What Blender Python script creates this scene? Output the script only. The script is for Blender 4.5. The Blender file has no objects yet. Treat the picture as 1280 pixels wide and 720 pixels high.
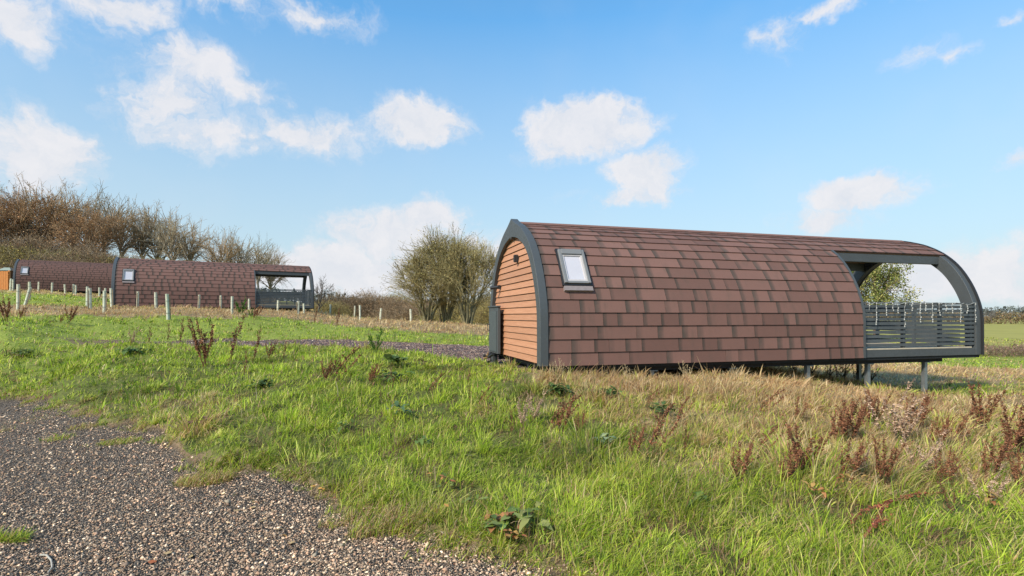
import bpy, bmesh, math, random
import numpy as np
from mathutils import Vector, Matrix

# ------------------------------------------------------------------ camera, sky, sun, exposure
S = bpy.context.scene
COL = S.collection
F = 676.0            # focal length in pixels of a 1280 wide frame
HZ = 395.0           # horizon row
CH = 1.6             # camera height
cd = bpy.data.cameras.new('camera'); cam = bpy.data.objects.new('camera', cd); COL.objects.link(cam)
cam.location = (0, 0, CH); cam.rotation_euler = (math.radians(90), 0, 0)
cd.sensor_width = 36; cd.lens = 36*F/1280; cd.shift_y = (HZ-360)/1280
cd.clip_start = .05; cd.clip_end = 5000
S.camera = cam
S.render.resolution_x = 1024; S.render.resolution_y = 576
S.view_settings.view_transform = 'Standard'; S.view_settings.look = 'None'
S.view_settings.gamma = 1; S.view_settings.use_curve_mapping = False
S.view_settings.exposure = 0.85

SUN = Vector((-.60, -.62, .66)).normalized()
SUN_EL = math.asin(SUN.z); SUN_AZ = math.atan2(SUN.x, SUN.y)

class NT:
    def __init__(s, nt): s.nt = nt; s.n = nt.nodes; s.l = nt.links
    def new(s, t, **k):
        n = s.n.new(t)
        for a, b in k.items(): setattr(n, a, b)
        return n
    def link(s, a, b): s.l.new(a, b)
    def put(s, sock, v):
        if isinstance(v, bpy.types.NodeSocket): s.l.new(v, sock)
        elif v is not None:
            if hasattr(sock, 'default_value') and sock.type == 'RGBA' and len(v) == 3: v = (*v, 1)
            sock.default_value = v
    def math(s, op, a, b=None, c=None, clamp=False):
        n = s.new('ShaderNodeMath', operation=op); n.use_clamp = clamp
        s.put(n.inputs[0], a)
        if b is not None: s.put(n.inputs[1], b)
        if c is not None: s.put(n.inputs[2], c)
        return n.outputs[0]
    def vmath(s, op, a, b=None):
        n = s.new('ShaderNodeVectorMath', operation=op); s.put(n.inputs[0], a)
        if b is not None: s.put(n.inputs[1], b)
        return n.outputs['Value'] if op in ('LENGTH', 'DOT_PRODUCT') else n.outputs[0]
    def mix(s, f, a, b, blend='MIX'):
        n = s.new('ShaderNodeMix', data_type='RGBA', blend_type=blend)
        s.put(n.inputs[0], f); s.put(n.inputs[6], a); s.put(n.inputs[7], b)
        return n.outputs[2]
    def ramp(s, v, a, b, c=0., d=1., smooth=True):
        n = s.new('ShaderNodeMapRange'); n.interpolation_type = 'SMOOTHSTEP' if smooth else 'LINEAR'
        s.put(n.inputs[0], v); n.inputs[1].default_value = a; n.inputs[2].default_value = b
        n.inputs[3].default_value = c; n.inputs[4].default_value = d
        return n.outputs[0]
    def noise(s, vec, scale, detail=3, rough=.55, out='Fac', **k):
        n = s.new('ShaderNodeTexNoise'); n.inputs['Scale'].default_value = scale
        n.inputs['Detail'].default_value = detail; n.inputs['Roughness'].default_value = rough
        for a, b in k.items(): n.inputs[a].default_value = b
        if vec is not None: s.link(vec, n.inputs['Vector'])
        return n.outputs[out]

def build_world():
    w = bpy.data.worlds.new('World'); S.world = w; w.use_nodes = True
    t = NT(w.node_tree); w.node_tree.nodes.clear()
    out = t.new('ShaderNodeOutputWorld'); bg = t.new('ShaderNodeBackground'); t.link(bg.outputs[0], out.inputs[0])
    sky = t.new('ShaderNodeTexSky', sky_type='NISHITA'); sky.sun_disc = False
    sky.sun_elevation = SUN_EL; sky.sun_rotation = SUN_AZ; sky.air_density = 1.0; sky.dust_density = .6; sky.ozone_density = 1.4
    tc = t.new('ShaderNodeTexCoord'); d = tc.outputs['Generated']
    sp = t.new('ShaderNodeSeparateXYZ'); t.link(d, sp.inputs[0])
    az = t.math('ARCTAN2', sp.outputs[0], sp.outputs[1]); el = t.math('ARCSINE', sp.outputs[2])
    cb = t.new('ShaderNodeCombineXYZ'); t.link(az, cb.inputs[0]); t.link(el, cb.inputs[1]); ae = cb.outputs[0]
    warp = t.noise(d, 9, 5, .62, out='Color')
    wv = t.vmath('MULTIPLY', t.vmath('SUBTRACT', warp, (.5, .5, .5)), (.19, .11, 0))
    aw = t.vmath('ADD', ae, wv)
    # clouds: (px, py, half width, half height, weight)
    CL = [(20,22,95,45,.8),(150,12,90,30,.7),(270,0,110,20,.6),(400,14,80,22,.55),(30,180,95,58,.95),
          (225,85,100,42,.72),(205,125,65,46,.68),(300,112,80,26,.6),(260,165,130,34,.62),(375,165,110,30,.75),(515,155,75,34,.95),
          (735,158,88,38,1.15),(700,185,60,20,.6),(812,215,62,34,1.05),(800,242,90,14,.7),
          (1070,238,80,30,1.0),(1030,270,90,24,.7),(980,45,42,26,.5),(1140,62,48,22,.4),(1180,70,36,14,.45),
          (1070,4,130,14,.6),(1272,190,42,20,.5),(1270,22,40,12,.4),
          (545,275,60,28,1.05),(495,300,110,38,1.0),(450,345,190,42,1.0),(600,330,110,40,.8),
          (1200,345,140,42,1.0),(1120,320,70,26,.7),(1275,330,60,40,.6)]
    m = None
    for (px, py, rx, ry, wt) in CL:
        a0 = math.atan2(px-640, F); dd = math.hypot(px-640, F); e0 = math.atan2(HZ-py, dd)
        k = F/(F*F+(px-640)**2); ra = rx*k*1.22; re = ry/dd*1.22
        v = t.vmath('LENGTH', t.vmath('MULTIPLY', t.vmath('SUBTRACT', aw, (a0, e0, 0)), (1/ra, 1/re, 0)))
        q = t.math('MULTIPLY', t.math('SUBTRACT', 1.0, v, clamp=True), wt)
        m = q if m is None else t.math('MAXIMUM', m, q)
    fine = t.noise(aw, 17, 10, .68)
    fine2 = t.noise(d, 5.5, 3, .6)
    body = t.math('ADD', m, t.math('MULTIPLY', t.math('SUBTRACT', fine, .5), 1.45))
    dens = t.math('MULTIPLY', t.ramp(body, .0, .62), t.ramp(m, .0, .42, 0, 1, smooth=False))
    # soft cloud field that carries on round the rest of the sky
    wide = t.ramp(t.noise(d, 3.2, 7, .6), .56, .80, 0, .75)
    back = t.ramp(t.math('ABSOLUTE', az), .85, 1.15)
    dens = t.math('MAXIMUM', dens, t.math('MULTIPLY', wide, back))
    veil = t.math('MULTIPLY', t.ramp(fine2, .45, .8), .07)
    dens = t.math('MAXIMUM', t.math('MULTIPLY', dens, .93), veil)
    hue = t.new('ShaderNodeHueSaturation'); t.link(sky.outputs[0], hue.inputs['Color'])
    hue.inputs['Saturation'].default_value = SKY_SAT; hue.inputs['Value'].default_value = SKY_VAL
    base = t.mix(1.0, hue.outputs[0], t.mix(t.ramp(el, .05, .5, smooth=False), SKY_LOW, SKY_TINT), 'MULTIPLY')
    hz = t.ramp(el, -.02, .50, 1, 0, smooth=False)
    base = t.mix(t.math('MULTIPLY', t.math('POWER', hz, .9), .92), base, SKY_HOR)
    shade = t.ramp(fine, .3, .7)
    cc = t.mix(shade, CLOUD_A, CLOUD_B)
    t.link(t.mix(dens, base, cc), bg.inputs[0])
    bg.inputs[1].default_value = .13
SKY_SAT = 1.0; SKY_VAL = 1.0; SKY_TINT = (.60, 1.04, 1.16); SKY_LOW = (.43, .57, .61)
SKY_HOR = (2.75, 3.3, 3.6); CLOUD_A = (3.25, 3.35, 3.6); CLOUD_B = (3.75, 3.7, 3.8)
build_world()
sl = bpy.data.lights.new('sun', 'SUN'); so = bpy.data.objects.new('sun', sl); COL.objects.link(so)
sl.energy = 3.0; sl.angle = math.radians(6); sl.color = (1, .91, .76)
so.rotation_euler = SUN.to_track_quat('Z', 'Y').to_euler(); so.location = (-20, -20, 30)

# ------------------------------------------------------------------ helpers
def prop(o, label=None, cat=None, group=None, kind=None):
    if label: o['label'] = label
    if cat: o['category'] = cat
    if group: o['group'] = group
    if kind: o['kind'] = kind
    return o
def link(name, me, parent=None, mat=None):
    o = bpy.data.objects.new(name, me); COL.objects.link(o)
    if mat is not None and len(me.materials) == 0: me.materials.append(mat)
    if parent is not None: o.parent = parent
    return o
def empty(name, loc=(0, 0, 0), rz=0., label=None, cat=None, group=None):
    o = bpy.data.objects.new(name, None); COL.objects.link(o); o.empty_display_size = .2
    o.location = loc; o.rotation_euler = (0, 0, rz); return prop(o, label, cat, group)
def np_mesh(name, V, faces, col=None, uv=None, smooth=False):
    """V (n,3); faces: list of int arrays (m,k)"""
    me = bpy.data.meshes.new(name)
    V = np.asarray(V, np.float32)
    if not isinstance(faces, (list, tuple)): faces = [faces]
    faces = [np.asarray(f, np.int32) for f in faces if len(f)]
    loops = np.concatenate([f.ravel() for f in faces]); sizes = np.concatenate([np.full(len(f), f.shape[1], np.int32) for f in faces])
    starts = np.concatenate([[0], np.cumsum(sizes)[:-1]]).astype(np.int32)
    me.vertices.add(len(V)); me.vertices.foreach_set('co', V.ravel())
    me.loops.add(len(loops)); me.loops.foreach_set('vertex_index', loops)
    me.polygons.add(len(sizes)); me.polygons.foreach_set('loop_start', starts)
    if smooth: me.polygons.foreach_set('use_smooth', np.ones(len(sizes), bool))
    me.update(calc_edges=True)
    if col is not None:
        c = np.ones((len(V), 4), np.float32); c[:, :3] = col
        a = me.color_attributes.new('col', 'FLOAT_COLOR', 'POINT'); a.data.foreach_set('color', c.ravel())
    me.validate(); return me
class MB:
    """collects boxes, bars and tubes into one mesh"""
    def __init__(s): s.v = []; s.f = []
    def add(s, vs, fs):
        b = len(s.v); s.v += [tuple(v) for v in vs]; s.f += [tuple(b+i for i in f) for f in fs]; return s
    def box(s, x0, x1, y0, y1, z0, z1, M=None):
        vs = [Vector((x, y, z)) for z in (z0, z1) for y in (y0, y1) for x in (x0, x1)]
        if M: vs = [M @ v for v in vs]
        return s.add(vs, [(0,2,3,1),(4,5,7,6),(0,1,5,4),(2,6,7,3),(0,4,6,2),(1,3,7,5)])
    def tube(s, pts, r, n=6, taper=None):
        pts = [Vector(p) for p in pts]; vs = []; fs = []
        for i, p in enumerate(pts):
            d = (pts[min(i+1, len(pts)-1)]-pts[max(i-1, 0)])
            if d.length < 1e-9: d = Vector((0, 0, 1))
            d.normalize(); q = d.to_track_quat('Z', 'X')
            rr = r if taper is None else r*(1+(taper-1)*i/(len(pts)-1))
            for k in range(n):
                a = 2*math.pi*k/n; vs.append(p+q @ Vector((rr*math.cos(a), rr*math.sin(a), 0)))
        for i in range(len(pts)-1):
            for k in range(n): fs.append((i*n+k, i*n+(k+1)%n, (i+1)*n+(k+1)%n, (i+1)*n+k))
        fs.append(tuple(range(n))[::-1]); fs.append(tuple(range((len(pts)-1)*n, len(pts)*n)))
        return s.add(vs, fs)
    def mesh(s, name, bevel=0):
        me = bpy.data.meshes.new(name); me.from_pydata(s.v, [], s.f)
        if bevel:
            bm = bmesh.new(); bm.from_mesh(me)
            bmesh.ops.bevel(bm, geom=bm.edges[:], offset=bevel, segments=1, affect='EDGES', clamp_overlap=True)
            bm.to_mesh(me); bm.free()
        me.update(); return me
    def build(s, name, mat, parent=None, bevel=0): return link(name, s.mesh(name, bevel), parent, mat)

MATS = {}
def mat(name, color, rough=.7, var=.15, scale=6., bump=.0, bscale=60., metal=0., color2=None, spec=.5, coords='Object'):
    if name in MATS: return MATS[name]
    m = bpy.data.materials.new(name); m.use_nodes = True; t = NT(m.node_tree); p = m.node_tree.nodes['Principled BSDF']
    tc = t.new('ShaderNodeTexCoord'); co = tc.outputs[coords]
    n1 = t.noise(co, scale, 6, .6); n2 = t.noise(co, scale*7, 3, .6)
    c2 = color2 or tuple(c*.6 for c in color)
    f = t.ramp(t.math('ADD', t.math('MULTIPLY', n1, .65), t.math('MULTIPLY', n2, .35)), .3, .7)
    c = t.mix(t.math('MULTIPLY', f, 1.0 if color2 else var*2.2), color, c2)
    t.link(c, p.inputs['Base Color']); p.inputs['Roughness'].default_value = rough; p.inputs['Metallic'].default_value = metal
    p.inputs['Specular IOR Level'].default_value = spec
    t.link(t.ramp(n2, .2, .8, max(rough-.12, 0), min(rough+.12, 1)), p.inputs['Roughness'])
    if bump:
        b = t.new('ShaderNodeBump'); b.inputs['Strength'].default_value = bump; b.inputs['Distance'].default_value = .01
        t.link(t.noise(co, bscale, 4, .6), b.inputs['Height']); t.link(b.outputs[0], p.inputs['Normal'])
    MATS[name] = m; return m
def attr_mat(name, rough=.6, trans=.0, spec=.3, noise=.0):
    """colour comes from each blade's, leaf's or stone's own colour"""
    if name in MATS: return MATS[name]
    m = bpy.data.materials.new(name); m.use_nodes = True; t = NT(m.node_tree); p = m.node_tree.nodes['Principled BSDF']
    a = t.new('ShaderNodeAttribute'); a.attribute_name = 'col'; c = a.outputs['Color']
    if noise:
        tc = t.new('ShaderNodeTexCoord'); c = t.mix(1.0, c, t.mix(t.noise(tc.outputs['Object'], 8, 4, .6), (1-noise,)*3, (1+noise,)*3), 'MULTIPLY')
    t.link(c, p.inputs['Base Color']); p.inputs['Roughness'].default_value = rough; p.inputs['Specular IOR Level'].default_value = spec
    if trans:
        tr = t.new('ShaderNodeBsdfTranslucent'); t.link(c, tr.inputs[0]); mx = t.new('ShaderNodeMixShader'); mx.inputs[0].default_value = trans
        t.link(p.outputs[0], mx.inputs[1]); t.link(tr.outputs[0], mx.inputs[2])
        t.link(mx.outputs[0], m.node_tree.nodes['Material Output'].inputs[0])
    MATS[name] = m; return m

# ------------------------------------------------------------------ terrain
rng = np.random.default_rng(7)
def at(px, py, d): return ((px-640)/F*d, d, CH-(py-HZ)/F*d)
CP = [(0,0.5,0),(-3,2,0),(2,2,0),(5,3,.02),(-6,4,0),(-1,3.6,0),(-9,9.2,.02),(-14,11,.1),(-4.2,6.0,.0),(-1.6,4.6,.0),(-8,6,0),
      (.5,6.2,.26),(.5,8.4,.60),(-.4,11.9,.50),(3,6,.2),(3.6,9.3,.50),(5.6,10,.30),(8.4,10.8,-.03),(4,4,.03),(7,6.2,.02),(11,10,-.02),(6,8,.2),
      (10,14,-.25),(3,13,.35),
      (-3,8,.46),(-6,10.4,.45),(-9,13,.82),(-14,15,1.25),
      at(400,430,16),at(500,434,15.3),at(600,441,15.2),at(300,427,17.2),at(200,424,17.2),at(100,420,16.5),at(0,397,20),at(120,398,20),at(210,398,21),at(300,400,22),at(400,412,21),at(520,420,21),at(600,424,21),
      at(22,383,24),at(113,386,25),at(347,394,26.5),at(412,398,30),at(475,404,27),at(513,406,27),at(600,411,29),
      at(142,384,27),at(270,387,29),at(392,391,33),at(560,405,40),at(500,403,45),
      at(40,364,43),at(90,367,45),at(65,366,41),at(80,374,31),at(0,372,30),
      at(0,345,80),at(150,355,80),at(250,370,80),at(340,386,80),at(420,399,90),at(560,402,90),at(640,402,110),
      at(1280,489,11.5),at(1280,470,17),at(1280,449,33),at(1100,462,18),at(900,440,35),at(1280,432,42),at(1280,415,90),at(1280,404,200),at(1100,403,200),at(900,402,200),at(640,400,250),
      at(0,325,200),at(300,370,220),at(0,340,500),at(640,397,600),at(1280,398,600)]
CP += [(-30,-2,.2),(30,-2,-.2),(0,-30,0),(-60,-60,0),(60,-60,-1),(-300,-300,0),(300,-300,-1),(30,15,-.7),(60,15,-1.2),(-30,10,.9),(-80,20,3),(0,-500,0),(-500,60,8),(500,60,-1)]
CPA = np.array(CP, float)
def warp(x, y):
    r = np.hypot(x, y)+1.5; th = np.arctan2(x, y); L = np.log(r)
    return np.stack([L*np.cos(th)*1.0+0*th, L*np.sin(th)], -1)
def tps(P):
    d = np.sqrt(P)+1e-9; return d*d*np.log(d)
W_ = warp(CPA[:, 0], CPA[:, 1]); n_ = len(W_)
K_ = tps(((W_[:, None]-W_[None])**2).sum(-1))+np.eye(n_)*.0006; Pm = np.hstack([np.ones((n_, 1)), W_])
A_ = np.zeros((n_+3, n_+3)); A_[:n_, :n_] = K_; A_[:n_, n_:] = Pm; A_[n_:, :n_] = Pm.T
SOL = np.linalg.solve(A_, np.concatenate([CPA[:, 2], np.zeros(3)]))
def base_h(x, y):
    x = np.asarray(x, float); y = np.asarray(y, float); sh = x.shape; w = warp(x.ravel(), y.ravel()); o = np.empty(len(w))
    for i in range(0, len(w), 40000):
        q = w[i:i+40000]; o[i:i+40000] = tps(((q[:, None]-W_[None])**2).sum(-1)) @ SOL[:n_]+SOL[n_]+q @ SOL[n_+1:]
    return o.reshape(sh)
_ph = rng.uniform(0, 6.28, (14, 2)); _dr = rng.uniform(0, 6.28, 14)
def lumps(x, y, wl, k0=0, n=7):
    s = 0
    for k in range(k0, k0+n):
        f = 6.28/(wl*(.6+.13*(k-k0)))
        s = s+np.sin((x*np.cos(_dr[k])+y*np.sin(_dr[k]))*f+_ph[k, 0])*np.cos((x*np.sin(_dr[k])-y*np.cos(_dr[k]))*f*.8+_ph[k, 1])
    return s/n
_GA = np.arctan((np.array([-2500,-900,-300,0,40,90,140,190,215,240,275,330,380,430,520,600,650,700,760,900,1280,2200])-640)/F)
_GD = np.array([30,16,12.6,9.6,9.2,8.5,7.3,7.1,6.5,5.85,5.5,5.45,5.0,4.4,4.0,3.62,3.48,3.32,3.1,2.6,1.8,1.2])
_TA = np.arctan((np.array([150,280,340,400,500,600,625,660,700])-640)/F)
TRK = None
def sstep(v, a, b):
    t = np.clip((v-a)/(b-a), 0, 1); return t*t*(3-2*t)
def yard(x, y):
    """1 on the foreground gravel, 0 on grass"""
    th = np.arctan2(x, y); d = np.interp(th, _GA, _GD)
    d = d*(1+.05*lumps(x, y, .5, 4, 7)+.06*lumps(x, y, 1.6, 0, 7)+.05*lumps(x, y, .17, 6, 7))
    yy = np.where(np.abs(th) < 1.35, y, np.hypot(x, y)*.25)
    return 1-sstep(yy-d, -.16, .16)
def track(x, y):
    if TRK is None: return np.zeros_like(x)
    th = np.arctan2(x, y); lo = np.interp(th, _TA, TRK[0]); hi = np.interp(th, _TA, TRK[1])
    w = .25*np.sin(x*1.9)+.15*np.sin(x*5.3+y)
    m = sstep(y-lo-w, -.2, .2)*(1-sstep(y-hi-w*.6, -.2, .2))
    return m*sstep(x, -13.5, -9)*(1-sstep(x, .3, .9))
def height(x, y):
    x = np.asarray(x, float); y = np.asarray(y, float)
    r = np.hypot(x, y); g = 1-yard(x, y); tr = 1-track(x, y)
    z = base_h(x, y)
    near = np.exp(-r/45)
    z = z+g*tr*near*(.085*lumps(x, y, .55, 2)+.10*lumps(x, y, 1.3)+.07*lumps(x, y, 3.4, 7)) + (1-g)*.012*lumps(x, y, .9)
    return z+g*(.085+.05*lumps(x, y, .8, 3))*sstep(r, 2, 4)*near
def ray(px, py, lim=300):
    d = np.geomspace(2.0, lim, 1500); x = (px-640)/F*d; z = CH-(py-HZ)/F*d
    h = height(x, d); k = np.argmax(h > z)
    if h[k] <= z[k]: return None
    return (x[k], d[k], h[k])
_tp = [150,280,340,400,500,600,625,660,700]
_lo = [429,429.5,431,433.5,440,451,456,462,465]; _hi = [424,424,424.5,425.5,428.5,432,433,434,435]
_a = [ray(p, q) for p, q in zip(_tp, _lo)]; _b = [ray(p, q) for p, q in zip(_tp, _hi)]
TRK = (np.array([q[1] if q else 15 for q in _a]), np.array([q[1] if q else 18 for q in _b]))
print('track', TRK)

# dryness of the sward: (px, py, dryness) read on the ground
DR = [(60,415,.1),(60,450,.05),(60,480,.2),(200,410,.15),(200,440,.1),(200,470,.15),(130,520,.35),(240,540,.4),(260,500,.45),(330,540,.15),
      (330,480,.15),(420,500,.1),(420,460,.1),(500,470,.12),(560,500,.12),(470,560,.12),(380,590,.2),(520,620,.15),(470,620,.35),(640,560,.12),(600,640,.3),(700,640,.25),
      (560,455,.05),(640,480,.1),(690,470,.65),(740,472,.85),(800,478,.85),(880,485,.85),(960,490,.88),(1040,500,.85),(1120,505,.88),
      (690,500,.4),(760,505,.5),(830,520,.5),(900,520,.5),(980,530,.58),(1060,540,.62),(1150,530,.65),(1240,530,.6),(1270,500,.75),(1200,500,.55),
      (740,550,.25),(830,570,.42),(920,570,.55),(1000,580,.55),(1080,590,.52),(1180,590,.55),(1260,590,.58),
      (760,620,.1),(860,620,.12),(960,640,.15),(1060,650,.12),(1160,650,.15),(1260,650,.2),(800,690,.05),(950,700,.05),(1100,700,.06),(1250,700,.1),
      (60,388,.95),(150,391,.95),(250,392,1.),(350,392,1.),(30,376,.15),(90,372,.2),(60,366,.8),(120,370,.8),
      (100,402,.1),(250,403,.05),(350,402,.1),(450,404,.95),(520,410,1.),(600,413,1.),(400,398,1.),(560,407,1.),(400,410,.1),(480,418,.1),(560,424,.15),(600,424,.3),(520,420,.15),
      (1100,475,.75),(1150,468,.8),(1200,470,.7),(1260,475,.6),(1180,484,.4),(1230,490,.35),(1250,455,.15),(1200,457,.2),(1150,458,.8),(1270,464,.9),(1240,420,.3),(1270,412,.3),(1250,405,.35)]
DP = []
for px, py, v in DR:
    q = ray(px, py)
    if q: DP.append((q[0], q[1], v))
DP = np.array(DP)
DPW = np.stack([DP[:, 0]/DP[:, 1]*2.2, np.log(DP[:, 1])*2.2], -1)
def dryness(x, y):
    y = np.maximum(y, .5); w = np.stack([np.clip(x/y, -1.3, 1.3)*2.2, np.log(y)*2.2], -1).reshape(-1, 2); o = np.empty(len(w))
    for i in range(0, len(w), 40000):
        d2 = ((w[i:i+40000][:, None]-DPW[None])**2).sum(-1)+.0008; k = 1/d2**1.6; o[i:i+40000] = (k*DP[:, 2]).sum(1)/k.sum(1)
    return o.reshape(np.shape(x))

# ground sheet reaching past the horizon
def build_ground():
    R = np.concatenate([[0.01, .6], np.geomspace(1.2, 900, 330), [1500, 2600]])
    th = np.concatenate([np.linspace(-math.pi, -.9, 60, endpoint=False), np.linspace(-.9, .9, 420), np.linspace(.9, math.pi, 61)[1:]])
    rr, tt = np.meshgrid(R, th, indexing='ij'); x = rr*np.sin(tt); y = rr*np.cos(tt)
    z = height(x, y); nR, nT = x.shape
    V = np.stack([x, y, z], -1).reshape(-1, 3); i = np.arange(nR-1)[:, None]*nT; j = np.arange(nT-1)[None]
    a = (i+j).ravel(); f = np.stack([a, a+1, a+nT+1, a+nT], -1)[:, ::-1]
    c = np.zeros((len(V), 3)); gy = yard(x, y).ravel(); tk = track(x, y).ravel()
    c[:, 0] = np.maximum(gy, tk); c[:, 1] = dryness(x, y).ravel(); c[:, 2] = tk
    me = np_mesh('ground', V, f, col=c, smooth=True)
    m = bpy.data.materials.new('ground_cover'); m.use_nodes = True; t = NT(m.node_tree); p = m.node_tree.nodes['Principled BSDF']
    at_ = t.new('ShaderNodeAttribute'); at_.attribute_name = 'col'; sp = t.new('ShaderNodeSeparateColor'); t.link(at_.outputs['Color'], sp.inputs[0])
    tc = t.new('ShaderNodeTexCoord'); o = tc.outputs['Object']
    n1 = t.noise(o, 2.2, 8, .65); n2 = t.noise(o, 14, 6, .7); n3 = t.noise(o, .09, 5, .6); n4 = t.noise(o, 90, 3, .7)
    green = t.mix(t.ramp(n2, .35, .65), (.055, .060, .018), (.13, .135, .035)); dry = t.mix(t.ramp(n2, .35, .65), (.16, .105, .05), (.38, .27, .14))
    gd = t.mix(t.ramp(t.math('ADD', sp.outputs[1], t.math('MULTIPLY', t.math('SUBTRACT', n1, .5), .6)), .3, .62), green, dry)
    ln = t.vmath('LENGTH', o); gd = t.mix(t.math('MULTIPLY', t.ramp(ln, 25, 70), t.ramp(n3, .2, .6, .6, 1)), gd, (.33, .29, .075))
    gd = t.mix(t.math('MULTIPLY', t.math('MULTIPLY', t.ramp(ln, 10, 20), t.ramp(ln, 40, 60, 1, 0)), t.ramp(sp.outputs[1], .3, .6, .85, 0)), gd, t.mix(t.ramp(n2, .3, .7), (.15, .19, .03), (.31, .34, .06)))
    vo = t.new('ShaderNodeTexVoronoi'); vo.inputs['Scale'].default_value = 75; t.link(o, vo.inputs['Vector'])
    vs = t.new('ShaderNodeSeparateColor'); t.link(vo.outputs['Color'], vs.inputs[0])
    st = t.mix(t.ramp(vs.outputs[0], .1, .95, smooth=False), (.12, .09, .07), (.50, .39, .29))
    st = t.mix(t.ramp(vo.outputs['Distance'], .25, .6), st, (.03, .025, .022))
    st = t.mix(t.ramp(n1, .55, .75, 0, .5), st, (.10, .075, .055))
    tk = t.mix(.6, st, (.125, .09, .10))
    st = t.mix(sp.outputs[2], st, tk)
    gm = t.ramp(t.math('ADD', sp.outputs[0], t.math('MULTIPLY', t.math('SUBTRACT', n2, .5), .5)), .4, .6)
    soil = t.mix(t.ramp(n2, .3, .7), (.10, .065, .038), (.25, .17, .10)); soil = t.mix(t.ramp(n1, .5, .65), soil, (.13, .15, .035))
    rim = t.math('MULTIPLY', t.ramp(sp.outputs[0], .0, .25), t.ramp(sp.outputs[0], .55, 1.0, 1, 0)); gd = t.mix(rim, gd, soil); st = t.mix(t.math('MULTIPLY', rim, .8), st, soil)
    t.link(t.mix(gm, gd, st), p.inputs['Base Color']); p.inputs['Roughness'].default_value = .95; p.inputs['Specular IOR Level'].default_value = .15
    b = t.new('ShaderNodeBump'); b.inputs['Strength'].default_value = .8; b.inputs['Distance'].default_value = .02
    hh = t.mix(gm, n2, t.math('SUBTRACT', 1.0, vo.outputs['Distance'])); t.link(hh, b.inputs['Height']); t.link(b.outputs[0], p.inputs['Normal'])
    g = link('ground', me, None, m); prop(g, kind='structure')
build_ground()

# ------------------------------------------------------------------ grass, as blades
def blade_mesh(name, P, H, Wd, az, lean, C, seg3=True):
    """P base (n,3), H height, Wd width, az lean azimuth, lean 0..1"""
    n = len(P); fa = az+rng.normal(0, .7, n); sx = np.cos(fa)*Wd*.5; sy = np.sin(fa)*Wd*.5
    lx = np.sin(az)*lean*H; ly = np.cos(az)*lean*H
    def lvl(u, wf):
        zz = H*(u*(1-.55*lean*lean*u)); off = u**1.8
        cx = P[:, 0]+lx*off; cy = P[:, 1]+ly*off; cz = P[:, 2]-.02+zz
        return np.stack([np.stack([cx-sx*wf, cy-sy*wf, cz], -1), np.stack([cx+sx*wf, cy+sy*wf, cz], -1)], 1)
    L = [lvl(0, .8), lvl(.5, 1.0)] if not seg3 else [lvl(0, .8), lvl(.4, 1.0), lvl(.75, .7)]
    tip = lvl(1.0, 0)[:, :1]
    V = np.concatenate(L+[tip], 1); k = V.shape[1]; b = (np.arange(n)*k)[:, None]
    tr = []
    for q in range(len(L)-1): tr += [[2*q, 2*q+1, 2*q+3], [2*q, 2*q+3, 2*q+2]]
    e = 2*(len(L)-1); tr.append([e, e+1, e+2])
    Fc = np.concatenate([b+np.array([t_]) for t_ in tr], 0)
    Cc = np.repeat(C, k, 0)
    return np_mesh(name, V.reshape(-1, 3), Fc, col=Cc)
GREENS = np.array([[.38,.48,.035],[.25,.36,.028],[.50,.56,.06],[.08,.14,.02],[.60,.58,.14],[.35,.43,.055]])
TANS = np.array([[.62,.44,.22],[.52,.35,.17],[.68,.52,.30],[.40,.22,.11],[.54,.42,.15],[.50,.30,.17]])
def grass_color(d, n):
    k = rng.random(n) < d
    c = np.where(k[:, None], TANS[rng.integers(0, len(TANS), n)], GREENS[rng.integers(0, len(GREENS), n)])
    return c
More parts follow.
